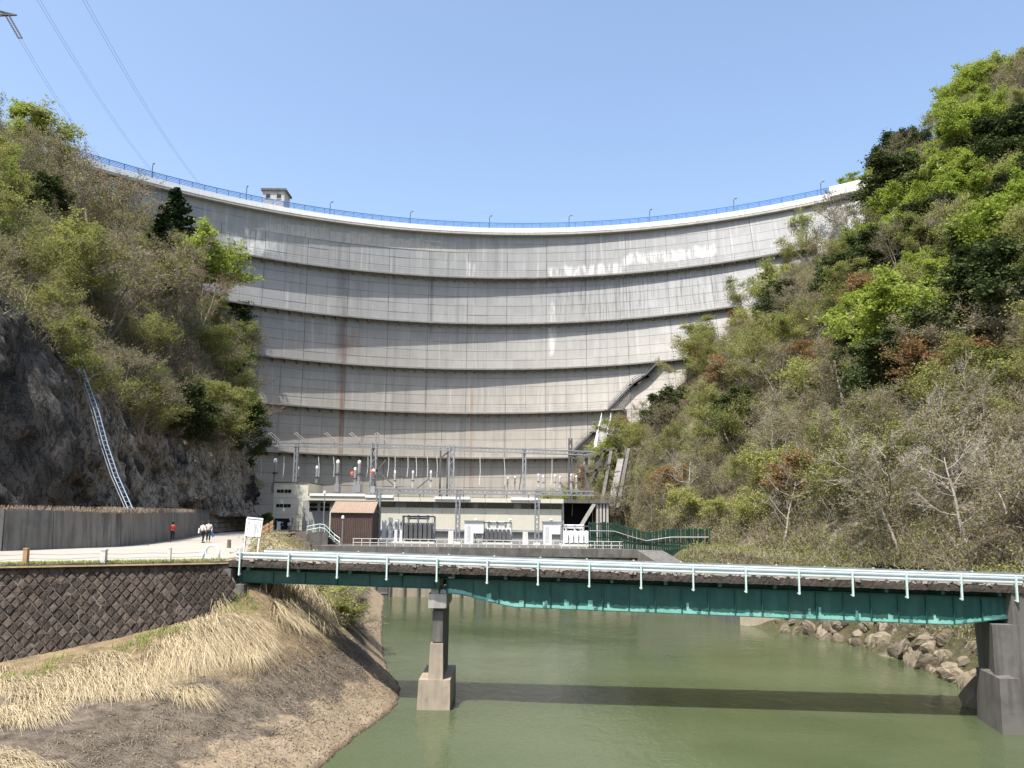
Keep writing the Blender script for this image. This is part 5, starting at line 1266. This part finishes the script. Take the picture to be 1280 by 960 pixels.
def make_tree(name, H, kind, bark='bark', leaf='leaf_bud', twig='twig', nleaf=3000, lsize=.2, stems=1, spread=.42, n1=9, n2=5, n3=5, ntw=3200, clump=.4, low=.3):
    tr = MB(); tips = []; segs0 = []; segs1 = []
    def addtw(pts, r0, r1, n_=3): tr.tube(pts, [r0 + (r1 - r0) * k / (len(pts) - 1) for k in range(len(pts))], n_, False)
    for s_ in range(stems):
        az = random.random() * 6.28; d0 = V((math.cos(az) * .35 * (stems > 1), math.sin(az) * .35 * (stems > 1), 1))
        tp = branch(V((0, 0, -.6)), d0, H * .82, 8, .04, .09); R0 = H * .016 / math.sqrt(stems); addtw(tp, R0, R0 * .25, 7)
        for i in range(n1):
            t = low + (1 - low) * (i + random.random() * .7) / n1; k = min(int(t * 8), 7); p = tp[k].lerp(tp[k + 1], t * 8 - k)
            az = i * 2.4 + random.uniform(-.5, .5); el = random.uniform(.15, .75) + .35 * (t - .5)
            L1 = H * spread * (1.15 - .6 * t) * random.uniform(.75, 1.2)
            b1 = branch(p, V((math.cos(az) * math.cos(el), math.sin(az) * math.cos(el), math.sin(el))), L1, 5, .07, .16); r1 = R0 * .42 * (1.1 - .5 * t); addtw(b1, r1, r1 * .25, 4)
            for j in range(n2):
                t2 = .25 + .75 * (j + random.random()) / n2; t2 = min(t2, .999); k2 = int(t2 * 5); p2 = b1[k2].lerp(b1[k2 + 1], t2 * 5 - k2); d2 = (b1[k2 + 1] - b1[k2]).normalized() + rv(.5)
                b2 = branch(p2, d2, L1 * .5 * random.uniform(.6, 1.1), 3, .08, .2); addtw(b2, r1 * .38, r1 * .12, 3)
                for q in range(n3):
                    t3 = .2 + .8 * (q + random.random()) / n3; t3 = min(t3, .999); k3 = int(t3 * 3); p3 = b2[k3].lerp(b2[k3 + 1], t3 * 3 - k3); b3 = branch(p3, (b2[k3 + 1] - b2[k3]).normalized() + rv(.55), L1 * .26, 2, .08, .25)
                    for a, b in zip(b3[:-1], b3[1:]): segs0.append(a); segs1.append(b)
                    tips += [b3[0].lerp(b3[1], random.random()), b3[1], b3[2]]
    tips = np.array([tuple(t) for t in tips]); S0_ = np.array([tuple(t) for t in segs0]); S1_ = np.array([tuple(t) for t in segs1])
    tri = [thin_tris(S0_, S1_ + (S1_ - S0_) * .2, .016)]
    if ntw:
        b = tips[rng.integers(0, len(tips), ntw)]; out = b - np.array([0, 0, H * .45]); out /= np.linalg.norm(out, axis=1)[:, None] + 1e-6
        tri.append(thin_tris(b, b + (out * .6 + rng.normal(size=b.shape) * .5 + np.array([0, 0, .25])) * rng.uniform(.2, .7, (ntw, 1)) * H * .07, .010))
    if nleaf:
        cidx = rng.integers(0, len(tips), nleaf); C = tips[cidx] + rng.normal(size=(nleaf, 3)) * clump * np.array([1, 1, .38]); Q = leaf_quads(C, lsize)
    else: Q = np.zeros((0, 3))
    me_t = tr.mesh(name + '_trunk', M[bark], True); me_c = crown_mesh(name + '_crown', Q, np.concatenate(tri), [M[leaf], M[twig]])
    return me_t, me_c, H
def make_conifer(name, H, wdt, leaf='leaf_conifer', n_=46, dens=60):
    tr = MB(); tr.tube([(0, 0, -.6), (.05, 0, H * .5), (0, .05, H)], [H * .016, H * .01, .02], 7, False); C = []
    for i in range(n_):
        t = .12 + .88 * i / n_; z = H * t; L = wdt * (1.05 - t) * random.uniform(.7, 1.15) + .15; az = i * 2.4 + random.random()
        pts = [V((0, 0, z)), V((math.cos(az) * L * .5, math.sin(az) * L * .5, z + .02)), V((math.cos(az) * L, math.sin(az) * L, z - L * .22))]; tr.tube(pts, [.04, .03, .01], 3, False)
        m_ = int(dens * (L / wdt + .25)); f = rng.random(m_) ** .7
        P_ = np.array(pts[0])[None] * (1 - f)[:, None] + np.array(pts[2])[None] * f[:, None]; P_ = P_ + rng.normal(size=P_.shape) * np.array([.16, .16, .14]) * (1 + L * .15); C.append(P_)
    C = np.concatenate(C); Q = leaf_quads(C, .34, .2, 1.5)
    return tr.mesh(name + '_trunk', M['bark'], True), crown_mesh(name + '_crown', Q, np.zeros((0, 3)), [M[leaf], M['twig']]), H
KIND = {}
random.seed(11)
KIND['bare'] = [make_tree('bare', 9, 'b', nleaf=2600, lsize=.11, leaf='leaf_bud', stems=s_, ntw=6500, n1=n1) for s_, n1 in ((1, 11), (2, 7), (3, 5), (1, 9))]
KIND['pale'] = [make_tree('pale', 9, 'b', bark='bark_pale', twig='twig_pale', nleaf=150, lsize=.1, leaf='leaf_bud', stems=s_, ntw=2200, n1=n1, n3=4) for s_, n1 in ((1, 10), (2, 7))]
KIND['redtwig'] = [make_tree('redtwig', 9, 'b', twig='twig_red', nleaf=500, lsize=.1, leaf='leaf_bud', stems=2, ntw=4200, n1=7)]
KIND['olive'] = [make_tree('olive', 8.5, 'o', leaf='leaf_olive', nleaf=int(nl * 1.35), lsize=.125, stems=s_, ntw=2600, n1=n1, clump=.35) for s_, n1, nl in ((1, 10, 5000), (2, 7, 4200), (3, 5, 6000), (1, 11, 7000))]
KIND['bright'] = [make_tree('bright', 9, 'g', leaf='leaf_bright', nleaf=nl, lsize=.19, stems=s_, ntw=900, n1=n1, clump=.33, low=.2, spread=.5) for s_, n1, nl in ((1, 12, 18000), (2, 8, 16000), (1, 10, 11000))]
KIND['yellow'] = [make_tree('yellow', 8.5, 'g', leaf='leaf_yellow', nleaf=nl, lsize=.17, stems=s_, ntw=1800, n1=n1, clump=.42) for s_, n1, nl in ((1, 11, 5200), (2, 8, 6500))]
KIND['rust'] = [make_tree('rust', 8, 'r', leaf='leaf_rust', nleaf=nl, lsize=.16, stems=s_, ntw=2200, n1=n1, clump=.4) for s_, n1, nl in ((1, 10, 5000), (2, 7, 6000))]
KIND['dark'] = [make_tree('dark', 9, 'd', leaf='leaf_dark', nleaf=nl, lsize=.20, stems=s_, ntw=400, n1=n1, clump=.38, low=.12) for s_, n1, nl in ((1, 13, 18000), (2, 8, 17000))]
KIND['conifer'] = [make_conifer('conifer', 10, 2.0), make_conifer('conifer', 10, 2.7, n_=52)]
NAMEOF = {'bare': 'bare_tree', 'pale': 'pale_trunk_tree', 'redtwig': 'bare_tree', 'olive': 'budding_tree', 'bright': 'green_tree', 'yellow': 'budding_tree', 'rust': 'rusty_leaf_tree', 'dark': 'evergreen_tree', 'conifer': 'conifer'}
taken = []
def plant(kind, loc, H, lean=(0, 0), label='', group=None, var=None, wide=1.0, hero=False):
    tm, cm, h0 = KIND[kind][var if var is not None else random.randrange(len(KIND[kind]))]
    e_ = bpy.data.objects.new(NAMEOF[kind], None); COL.objects.link(e_); e_.location = loc; s_ = H / h0; e_.scale = (s_ * wide, s_ * wide, s_)
    e_.rotation_euler = (lean[0], lean[1], random.random() * 6.28); e_.rotation_mode = 'ZYX' if False else 'XYZ'
    link('trunk', tm, e_); link('crown', cm, e_); tag(e_, label, 'tree', group); taken.append((loc[0], loc[1], loc[2])); return e_
def hit(px, py):
    """where the sight line meets the hillside"""
    d = ray(px, py); d = d / d[1]; last = None
    for Y in np.arange(36, 200, .5):
        q = CAM + d * Y
        if q[0] > toeR(Y) and q[2] < hR(q[0], Y): return V(tuple(q))
        if q[0] < XL(Y) and q[2] < hL(q[0], Y): return V(tuple(q))
    return None
def plant_px(kind, px, py, hpx, label, group=None, var=None, wide=1.0, lean=None):
    q = hit(px, py)
    while q is None and py < 640: py += 4; q = hit(px, py)
    H = hpx / FPX * q.y
    ln = lean or ((random.uniform(-.08, .08), (.16 if q.x < 0 else -.14) + random.uniform(-.08, .08)))
    return plant(kind, q - V((0, 0, .2)), H, ln, label, group, var, wide)
SG = 'trees'
hero = [
 ('bright', 262, 405, 120, 'bright green leafy tree at the edge of the left slope against the dam', 0, 1.0),
 ('dark', 292, 445, 75, 'dark green tree just below the bright green tree on the left slope', 0, 1.1),
 ('conifer', 228, 335, 115, 'tall dark conifer against the dam, right one of the pair', 1, 1.35),
 ('conifer', 204, 335, 88, 'shorter dark conifer left of the tall one on the left slope', 0, 1.3),
 ('dark', 148, 225, 34, 'small dark evergreen on the skyline where the dam crest meets the left slope', 1, .8),
 ('yellow', 60, 205, 95, 'pale green tree on the upper left skyline', 0, 1.2),
 ('bright', 22, 175, 70, 'light green tree at the top of the left slope near the frame edge', 2, 1.1),
 ('redtwig', 335, 500, 80, 'reddish bare twiggy tree in front of the dam at the left spur', 0, 1.0),
 ('bare', 130, 420, 150, 'large leaning bare tree with dark limbs above the cliff', 2, 1.3),
 ('olive', 100, 400, 120, 'olive green tree above the rock face at far left', 0, 1.1),
 ('yellow', 110, 360, 90, 'yellow-green budding tree above the cliff at left', 1, 1.2),
 ('bright', 8, 260, 70, 'bright yellow-green branches at the left frame edge', 2, .8),
 ('bare', 112, 300, 125, 'bare grey tree in front of the far left end of the crest', 0, 1.2),
 ('redtwig', 142, 310, 120, 'reddish bare tree overlapping the left end of the dam crest', 0, 1.1),
 ('bare', 168, 320, 110, 'bare twiggy tree where the dam crest emerges at left', 2, 1.2),
 ('bare', 90, 270, 100, 'bare tree below the pale green skyline tree at left', 3, 1.2),
 ('dark', 300, 545, 55, 'dark green bush overhanging the nose of the left cliff', 0, 1.5),
 ('olive', 265, 545, 75, 'olive bush hanging over the cliff beside its nose', 3, 1.3),
 ('bright', 236, 520, 34, 'small fresh green shrub low on the left slope above the cliff', 2, 1.1),
 ('bright', 1140, 470, 130, 'large bright yellow-green tree in the middle of the right slope', 0, 1.15),
 ('bright', 1265, 340, 120, 'bright green tree at the right frame edge halfway up the slope', 1, 1.2),
 ('bright', 1175, 250, 75, 'bright yellow-green tree above the dark evergreens on the right slope', 2, 1.1),
 ('bright', 1225, 205, 95, 'fresh green tree high on the right slope below the skyline', 0, 1.1),
 ('bright', 1090, 480, 60, 'bright green tree low beside the large yellow-green tree', 2, 1.0),
 ('bright', 1030, 560, 50, 'small bright green tree in the lower middle of the right slope', 2, 1.1),
 ('bright', 1070, 330, 55, 'fresh green tree left of the dark evergreen near the dam end', 1, 1.1),
 ('dark', 1130, 270, 95, 'dark evergreen on the right slope just below the end of the dam crest', 0, 1.2),
 ('dark', 1165, 310, 80, 'dark evergreen right of and below the one at the crest end', 1, 1.2),
 ('dark', 1268, 225, 110, 'dark evergreen at the right frame edge near the skyline', 0, 1.1),
 ('dark', 1245, 430, 130, 'big dark evergreen behind the bright tree at the right frame edge', 1, 1.3),
 ('dark', 1215, 350, 70, 'dark evergreen between the two bright green trees on the right slope', 1, 1.2),
 ('dark', 1045, 385, 75, 'dark evergreen next to the rusty tree on the right slope', 0, 1.0),
 ('dark', 1075, 475, 75, 'dark evergreen left of the large bright yellow-green tree', 1, 1.0),
 ('conifer', 1012, 318, 30, 'small dark pointed conifer against the right part of the dam', 0, .9),
 ('conifer', 915, 410, 30, 'little dark conifer at the dam edge on the right slope', 1, 1.0),
 ('rust', 1080, 400, 65, 'rusty red-brown tree beside the dark evergreen on the right slope', 0, 1.3),
 ('rust', 1020, 470, 60, 'orange-brown tree below the rusty tree on the right slope', 1, 1.1),
 ('rust', 1000, 640, 80, 'orange-brown tree low on the right slope above the bridge', 0, 1.4),
 ('yellow', 960, 390, 75, 'yellow-green tree standing against the dam on the right', 0, 1.2),
 ('yellow', 1012, 320, 60, 'pale yellow-green tree high against the dam at right', 1, 1.0),
 ('bare', 1060, 300, 70, 'bare grey tree in front of the right end of the dam', 0, 1.2),
 ('bare', 1030, 310, 60, 'bare twiggy tree against the dam just left of the grey one', 1, 1.1),
 ('bare', 1190, 170, 55, 'bare tree on the right skyline left of the summit', 0, 1.3),
 ('bare', 1272, 130, 75, 'bare tree topping the skyline at the upper right corner', 3, 1.2),
 ('pale', 1210, 680, 150, 'pale bare tree with forked trunk above the right end of the bridge', 0, 1.1),
 ('pale', 1110, 650, 130, 'pale leaning bare tree in the middle above the bridge', 1, 1.2),
 ('pale', 1260, 640, 120, 'pale bare tree at the right frame edge above the bridge', 1, 1.0),
 ('pale', 960, 560, 60, 'slim pale-trunked tree on the lower right slope', 0, .8),
 ('yellow', 905, 655, 40, 'small pale green bush at the foot of the right slope by the fence', 0, 1.3),
 ('rust', 845, 610, 35, 'small orange-brown bush on the slope above the green fence', 1, 1.2),
 ('bare', 770, 640, 85, 'bare dark tree standing at the right end of the powerhouse', 0, .8),
 ('bare', 745, 630, 70, 'thin bare tree in front of the concrete channel', 1, .7),
]
random.seed(21)
for h in hero: plant_px(h[0], h[1], h[2], h[3], h[4], 'trees on the two slopes', h[5], h[6])
# trees hanging over the cliff edge and the nose of the left spur
EDGE = [(58, 2.6, 'olive', 6.5), (63, 3.2, 'bare', 7), (69, 2.8, 'olive', 6.5), (74, 3.4, 'bare', 7.5), (79, 2.6, 'olive', 7), (84, 3.2, 'bare', 8), (88, 2.5, 'olive', 7.5), (92, 3.4, 'dark', 7), (95, 2.4, 'bare', 8.5), (98, 3.0, 'olive', 8), (101, 2.2, 'bare', 9), (104, 3.0, 'olive', 8.5), (106.5, 2.2, 'dark', 7), (109, 2.8, 'redtwig', 9), (96, 7, 'olive', 10), (101, 7.5, 'bare', 10.5), (106, 6.5, 'olive', 10), (110, 6, 'bare', 10), (103, 11, 'bare', 10), (108, 10, 'redtwig', 10)] + [(115, 2.6, 'olive', 9), (118, 2.0, 'dark', 9), (121, 2.8, 'bare', 10), (124, 1.8, 'olive', 10), (127, 2.8, 'dark', 10), (130, 1.8, 'bare', 11), (133, 2.6, 'olive', 10.5), (136, 2.0, 'redtwig', 11), (140, 2.4, 'bare', 11), (144, 2.4, 'olive', 11), (117, .6, 'olive', 8), (123, .5, 'dark', 8), (129, .6, 'bare', 9), (135, .6, 'olive', 9)]
ORD = ['first', 'second', 'third', 'fourth', 'fifth', 'sixth', 'seventh', 'eighth', 'ninth', 'tenth', 'eleventh', 'twelfth', 'thirteenth', 'fourteenth', 'fifteenth']
for i, (Y, d, kd, H) in enumerate(EDGE):
    X = XL(Y) - d; lab = f'tree leaning over the cliff edge, {ORD[i]} from the left along the rim' if i < 14 else (f'tree behind the cliff rim near the spur nose, {ORD[i - 14]} from the left' if i < 20 else f'tree on the steep spur beside the dam, {ORD[i - 20]} from the left')
    plant(kd, (X, Y, hL(X, Y) - .4), H, (random.uniform(-.15, .1), .34 + random.uniform(-.1, .15)), lab, 'trees along the cliff rim', None, 1.15)
# fillers
FILL = []
def far_enough(p, dmin): return all((p[0] - t[0]) ** 2 + (p[1] - t[1]) ** 2 + .4 * (p[2] - t[2]) ** 2 > dmin * dmin for t in taken)
def zone(side, px, py):
    if side == 'R': return 'upper right slope' if py < 330 else ('middle of the right slope' if py < 520 else 'lower right slope')
    return 'upper left slope' if py < 300 else 'left slope above the cliff'
LBL = {'bare': 'bare brown twiggy tree', 'pale': 'pale-barked leafless tree', 'redtwig': 'reddish leafless tree', 'olive': 'thin-leaved olive tree', 'bright': 'fresh green leafy tree', 'yellow': 'thin yellow-green budding tree', 'rust': 'rusty brown budding tree', 'dark': 'dense dark evergreen', 'conifer': 'dark conifer'}
def fill(side, n_max, tries, dmin, hmin, hmax):
    c = 0
    for _ in range(tries):
        if c >= n_max: break
        Y = random.uniform(38, 158) if side == 'R' else random.uniform(44, 150)
        if side == 'R':
            d = random.random() ** 1.1 * 112; X = toeR(Y) + d + .8; z = hR(X, Y)
        else:
            d = 3.0 + random.random() ** 1.2 * 45; X = XL(Y) - d; z = hL(X, Y)
        q = proj((X, Y, z + 3))
        if not (-25 < q[0] < 1310 and -30 < q[1] < 720): continue
        if side == 'R' and Y > 140 and z > 62 and X < 70: continue
        if side == 'R' and (q[0] - 850) ** 2 / 40 ** 2 + (q[1] - 490) ** 2 / 28 ** 2 < 1: continue
        if side == 'R' and q[0] < 840 and 560 < q[1] : 
            if random.random() < .6: continue
        dm = dmin * (.65 + .35 * Y / 90)
        if not far_enough((X, Y, z), dm): continue
        u = random.random()
        if side == 'R':
            if Y < 75: wts = [('bare', .52), ('pale', .16), ('olive', .32)]
            elif q[1] < 330 and q[0] > 1080: wts = [('bare', .2), ('olive', .2), ('bright', .32), ('yellow', .16), ('dark', .11), ('rust', .01)]
            elif q[1] < 520 and q[0] > 1060: wts = [('bare', .2), ('olive', .24), ('bright', .28), ('yellow', .14), ('dark', .08), ('rust', .04), ('pale', .04)]
            elif q[1] < 520: wts = [('bare', .34), ('olive', .38), ('yellow', .13), ('rust', .07), ('dark', .08)]
            else: wts = [('bare', .32), ('olive', .38), ('pale', .07), ('rust', .05), ('yellow', .15), ('bright', .03)]
        else: wts = [('bare', .32), ('olive', .45), ('yellow', .13), ('redtwig', .04), ('dark', .03), ('bright', .03)]
        acc_ = 0; kd = wts[-1][0]
        for kname, wv in wts:
            acc_ += wv
            if u < acc_: kd = kname; break
        H = random.uniform(hmin, hmax) * (.85 if kd in ('rust', 'yellow') else 1)
        ln = (random.uniform(-.12, .12), (.22 if side == 'L' else -.16) + random.uniform(-.12, .12))
        zn = zone(side, *q)
        FILL.append((plant(kd, (X, Y, z - .3), H, ln, '', f'{LBL[kd]}s, {zn}', None, random.uniform(.9, 1.25)), kd, q, zn)); c += 1
    return c
random.seed(33)
nR = fill('R', 166, 9000, 4.5, 6.5, 10.5)
nL = fill('L', 50, 6000, 3.6, 5.5, 9.0)
# every filler tree is described by its nearest landmark
MARKS = [(262, 350, 'bright green tree by the dam'), (220, 285, 'pair of dark conifers'), (60, 160, 'pale green skyline tree'), (105, 455, 'top of the cliff ladder'), (20, 335, 'cliff top at the left frame edge'), (150, 215, 'left end of the crest railing'), (300, 530, 'nose of the left cliff'), (200, 440, 'middle of the left slope'),
 (1140, 400, 'large bright yellow-green tree'), (1262, 280, 'bright tree at the right frame edge'), (1130, 235, 'dark evergreen at the crest end'), (1262, 190, 'dark evergreen near the right skyline'), (1075, 360, 'rusty tree on the right slope'), (1000, 600, 'orange-brown tree above the bridge'), (1210, 610, 'pale forked bare tree'), (960, 350, 'yellow-green tree against the dam'), (880, 640, 'end of the green fence'), (760, 560, 'white stairway'), (820, 460, 'dam stairway'), (1190, 140, 'bare tree on right skyline'), (1270, 80, 'upper right corner'), (1260, 700, 'right end of the bridge'), (1110, 600, 'pale leaning bare tree'), (900, 420, 'right edge of the dam'), (1250, 400, 'big dark evergreen at right'), (1040, 520, 'small bright tree mid slope')]
seen = {}
for e_, kd, q, zn in sorted(FILL, key=lambda f: min((f[2][0] - m_[0]) ** 2 + (f[2][1] - m_[1]) ** 2 for m_ in MARKS)):
    m_ = min(MARKS, key=lambda m2: (q[0] - m2[0]) ** 2 + (q[1] - m2[1]) ** 2); dx, dy = q[0] - m_[0], q[1] - m_[1]
    dr_ = ('right of' if dx > 0 else 'left of') if abs(dx) > abs(dy) else ('below' if dy > 0 else 'above')
    key = (kd, dr_, m_[2]); seen[key] = seen.get(key, 0) + 1; n_ = seen[key]
    e_['label'] = f'{LBL[kd]} {dr_} the {m_[2]}' + ('' if n_ == 1 else f', {ORD[n_ - 1]} nearest')
print('fill', nR, nL)
# ------------------------------------------------------------------ undergrowth (uncountable)
def scatter_stuff(name, pts, nrm, per, lsize, hgt, leafm, twigm, label, cat):
    n_ = len(pts); idx = np.repeat(np.arange(n_), per); base = pts[idx]
    C = base + rng.normal(size=base.shape) * np.array([.55, .55, .3]) + np.array([0, 0, hgt * .5]) * rng.random((len(base), 1)) * 1.6
    Q = leaf_quads(C, lsize, .5); nt_ = max(6, per // 3); b2 = np.repeat(pts, nt_, 0) + rng.normal(size=(n_ * nt_, 3)) * np.array([.35, .35, .1])
    Tt = thin_tris(b2, b2 + np.stack([rng.normal(0, .45, n_ * nt_), rng.normal(0, .45, n_ * nt_), rng.uniform(.3, 1.1, n_ * nt_)], 1) * hgt, .018)
    o_ = link(name, crown_mesh(name, Q, Tt, [M[leafm], M[twigm]])); tag(o_, label, cat, kind='stuff')
def hill_pts(side, n_, seed):
    r2 = random.Random(seed); out = []
    while len(out) < n_:
        if side == 'R': Y = r2.uniform(36, 165); X = toeR(Y) + r2.random() ** 1.2 * 110; z = hR(X, Y)
        else: Y = r2.uniform(40, 150); X = XL(Y) - 3.0 - r2.random() ** 1.2 * 45; z = hL(X, Y)
        q = proj((X, Y, z))
        if -30 < q[0] < 1310 and -30 < q[1] < 730: out.append((X, Y, z))
    return np.array(out)
scatter_stuff('undergrowth_brown', hill_pts('R', 9000, 1), None, 16, .13, 1.7, 'leaf_bud', 'twig', 'brown leafless undergrowth covering the right hillside', 'undergrowth')
scatter_stuff('undergrowth_olive', hill_pts('R', 3600, 2), None, 26, .14, 1.5, 'leaf_olive', 'twig', 'olive green undergrowth patches on the right hillside', 'undergrowth')
scatter_stuff('undergrowth_brown', hill_pts('L', 5000, 3), None, 16, .12, 1.6, 'leaf_bud', 'twig', 'brown leafless undergrowth covering the left hillside', 'undergrowth')
scatter_stuff('undergrowth_olive', hill_pts('L', 2200, 4), None, 26, .14, 1.5, 'leaf_olive', 'twig', 'olive green undergrowth patches on the left hillside', 'undergrowth')
# right bank scrub behind the bridge
r2 = random.Random(6); pts = []
for _ in range(1500):
    Y = r2.uniform(41, 90); X = watR(Y) + 1.6 + r2.random() * 8; pts.append((X, Y, -1.2 if X > watR(Y) + 4 else float(np.interp(X - watR(Y), [0, 2.2, 3.8, 4.6], [WZ, -4.3, -1.9, -1.1]))))
scatter_stuff('bank_scrub', np.array(pts), None, 18, .11, .9, 'leaf_olive', 'twig', 'scrubby olive undergrowth along the right bank behind the bridge', 'undergrowth')

r2 = random.Random(16); pts = [bank_pt(r2.uniform(47, 92), r2.uniform(.5, 1.0)) for _ in range(900)]
scatter_stuff('bank_scrub', np.array(pts), None, 16, .11, .7, 'leaf_bud', 'twig', 'brown scrub covering the left bank beyond the bridge', 'undergrowth')
# ------------------------------------------------------------------ bushes on the left bank beyond the bridge
for i, (X, Y, H, kd, lab) in enumerate(((-10.6, 50.5, 2.7, 'olive', 'rounded pale olive bush at the waterside behind the bridge pier'), (-12.6, 53, 2.9, 'yellow', 'taller pale budding bush behind the waterside bush under the bridge'), (-10.9, 55, 3.0, 'bare', 'bare twiggy bush at the water edge beyond the bridge'), (-13.4, 49, 2.0, 'olive', 'small olive bush under the left span of the bridge'))):
    z = np.interp(X, [p[0] for p in bank_sec(Y)][::-1], [p[1] for p in bank_sec(Y)][::-1]); e_ = plant(kd, (X, Y, z - .8), H, (0, .15), lab, 'bushes on the left bank', None, 2.1); e_.name = 'bush'; e_['category'] = 'bush'
e_ = plant('dark', atY(333, 664, 103), 2.6, (0, .1), 'dark green shrub at the foot of the left cliff by the office tower', 'bushes on the left bank', 0, 1.0); e_.name = 'bush'; e_['category'] = 'bush'

# ------------------------------------------------------------------ grasses
def bank_world(Y, t): return V(bank_pt(Y, t))
def blades(name, bases, dirs, L, wdt, mat, label, cat, lift=.35):
    n_ = len(bases); Lr = L * rng.uniform(.5, 1.25, (n_, 1)); side = np.cross(dirs, np.array([0, 0, 1.])); side /= np.linalg.norm(side, axis=1)[:, None] + 1e-6; side *= wdt * rng.uniform(.6, 1.3, (n_, 1))
    p0 = bases; p1 = p0 + dirs * Lr * .4 + np.array([0, 0, 1]) * Lr * lift; p2 = p0 + dirs * Lr + np.array([0, 0, 1]) * Lr * (lift * .35 - .12)
    v_ = np.stack([p0 - side, p0 + side, p1 + side * .8, p1 - side * .8, p2], 1); o_i = (np.arange(n_) * 5)[:, None]
    q = (o_i + np.array([[0, 1, 2, 3]])); t_ = (o_i + np.array([[3, 2, 4]])); me = bpy.data.meshes.new(name); me.vertices.add(n_ * 5); me.vertices.foreach_set('co', v_.reshape(-1).astype(np.float32))
    loops = np.concatenate([q.reshape(-1), t_.reshape(-1)]); me.loops.add(len(loops)); me.loops.foreach_set('vertex_index', loops.astype(np.int32)); me.polygons.add(2 * n_)
    me.polygons.foreach_set('loop_start', np.concatenate([np.arange(n_) * 4, n_ * 4 + np.arange(n_) * 3]).astype(np.int32)); me.materials.append(mat); me.update(calc_edges=True)
    return tag(link(name, me), label, cat, kind='stuff')
r2 = random.Random(9)
def grass_pts(n_, y0, y1, t0, t1, thr, sc=.35, sd=0):
    B = []; Dd = []
    while len(B) < n_:
        Y = r2.uniform(y0, y1); t = r2.uniform(t0, t1); p = bank_world(Y, t)
        tt = t + .10 * mnoise.noise(V((p.x * .25, p.y * .25, 3)))
        if mnoise.noise(V((p.x * sc, p.y * sc, 11 + sd))) + (.55 - abs(tt - (t0 + t1) / 2) / (t1 - t0) * 1.3) < thr: continue
        q = bank_world(Y - .2, max(t - .02, 0)); B.append(tuple(p))
        sw = mnoise.noise(V((p.x * .3, p.y * .3, 21))) * .9; a = -.55 + sw + r2.gauss(0, .42)   # combed downhill towards the river
        Dd.append((math.cos(a), math.sin(a), -.28))
    return np.array(B), np.array(Dd)
B, Dd = grass_pts(19000, 22, 40.5, .55, .985, .18); blades('dry_grass', B, Dd, 1.5, .008, M['straw'], 'long straw-coloured dry grass combed down the left bank', 'grass', .17)
B, Dd = grass_pts(2600, 23, 40.5, .6, .97, .3, .35, 0); blades('dry_grass_long', B, Dd, 2.6, .007, M['straw'], 'longest pale straw stalks lying down the left bank', 'grass', .22)
B, Dd = grass_pts(6500, 20, 41, .42, 1.0, -.1, .5, 5); blades('dry_grass_brown', B, Dd, .6, .008, M['straw_brown'], 'short brown dead stems through the gravel of the left bank', 'grass', .16)
B, Dd = grass_pts(5000, 20, 44, .25, .62, .05, .4, 9); Dd[:, :2] = rng.normal(size=(len(Dd), 2)); blades('dead_twigs', B, Dd, .45, .008, M['straw_brown'], 'grey dead stems lying on the stony lower bank', 'twigs', .2)
B, Dd = grass_pts(3500, 41, 75, .55, .98, -.1); blades('dry_grass', B, Dd, .9, .014, M['straw'], 'dry tan grass on the bank beyond the bridge', 'grass', .8)
B, Dd = grass_pts(700, 30, 40.5, .80, 1.0, .42, .7, 2); blades('green_grass', B, Dd, .3, .012, M['grass_green'], 'small fresh green tufts in the dry grass', 'grass', .9)
# verge grass along the road edge and on the bench
B = []; 
for _ in range(5000): s_ = r2.uniform(-14, LT); p = T0 + td * s_ - nh * r2.uniform(-.02, .9); B.append((p.x, p.y, .02))
Dd = rng.normal(size=(len(B), 3)); Dd[:, 2] = .3; blades('verge_grass', np.array(B), Dd, .13, .014, M['grass_green'], 'short green grass along the road edge above the masonry slope', 'grass', .8)
B = []
for _ in range(6000):
    Y = r2.uniform(40, 96); xl = float(np.interp(Y, [p[1] for p in LE], [p[0] for p in LE])); B.append((xl - .1 - abs(r2.gauss(0, .9)), Y, 2.2))
Dd = rng.normal(size=(len(B), 3)); Dd[:, 2] = .3; blades('bench_grass', np.array(B), Dd, .5, .014, M['straw_brown'], 'dry brown grass along the top of the retaining wall', 'grass', .9)
B = []
for _ in range(2600):
    sx = r2.uniform(-12, LT); z = -.3 - r2.random() ** .7 * (-foot(sx) - .3); p = bpos(sx, z) + wn_ * .06; B.append(tuple(p))
Dd = rng.normal(size=(len(B), 3)) * .5 + np.array(tuple(wn_))[None] * .3; Dd[:, 2] -= .3; blades('wall_weeds', np.array(B), Dd, .28, .007, M['straw_brown'], 'dead weeds rooted in the joints of the masonry slope', 'weeds', .2)
# stones on the lower left bank
mb_v = []; mb_f = []
oct_ = np.array([(1, 0, 0), (0, 1, 0), (-1, 0, 0), (0, -1, 0), (0, 0, .7), (0, 0, -.7)]); of = np.array([(0, 1, 4), (1, 2, 4), (2, 3, 4), (3, 0, 4), (1, 0, 5), (2, 1, 5), (3, 2, 5), (0, 3, 5)])
for k in range(9000):
    Y = r2.uniform(18, 47); t = r2.uniform(.19, .62); p = np.array(bank_pt(Y, t)); s_ = r2.uniform(.015, .05) * (1.5 if r2.random() < .12 else 1); mb_v.append(p + (oct_ + rng.normal(size=(6, 3)) * .25) * s_); mb_f.append(of + k * 6)
o = link('bank_stones', np_mesh('bank_stones', np.concatenate(mb_v), np.concatenate(mb_f).ravel(), 3, M['boulder'])); tag(o, 'loose small stones covering the lower left bank', 'stones', kind='stuff')
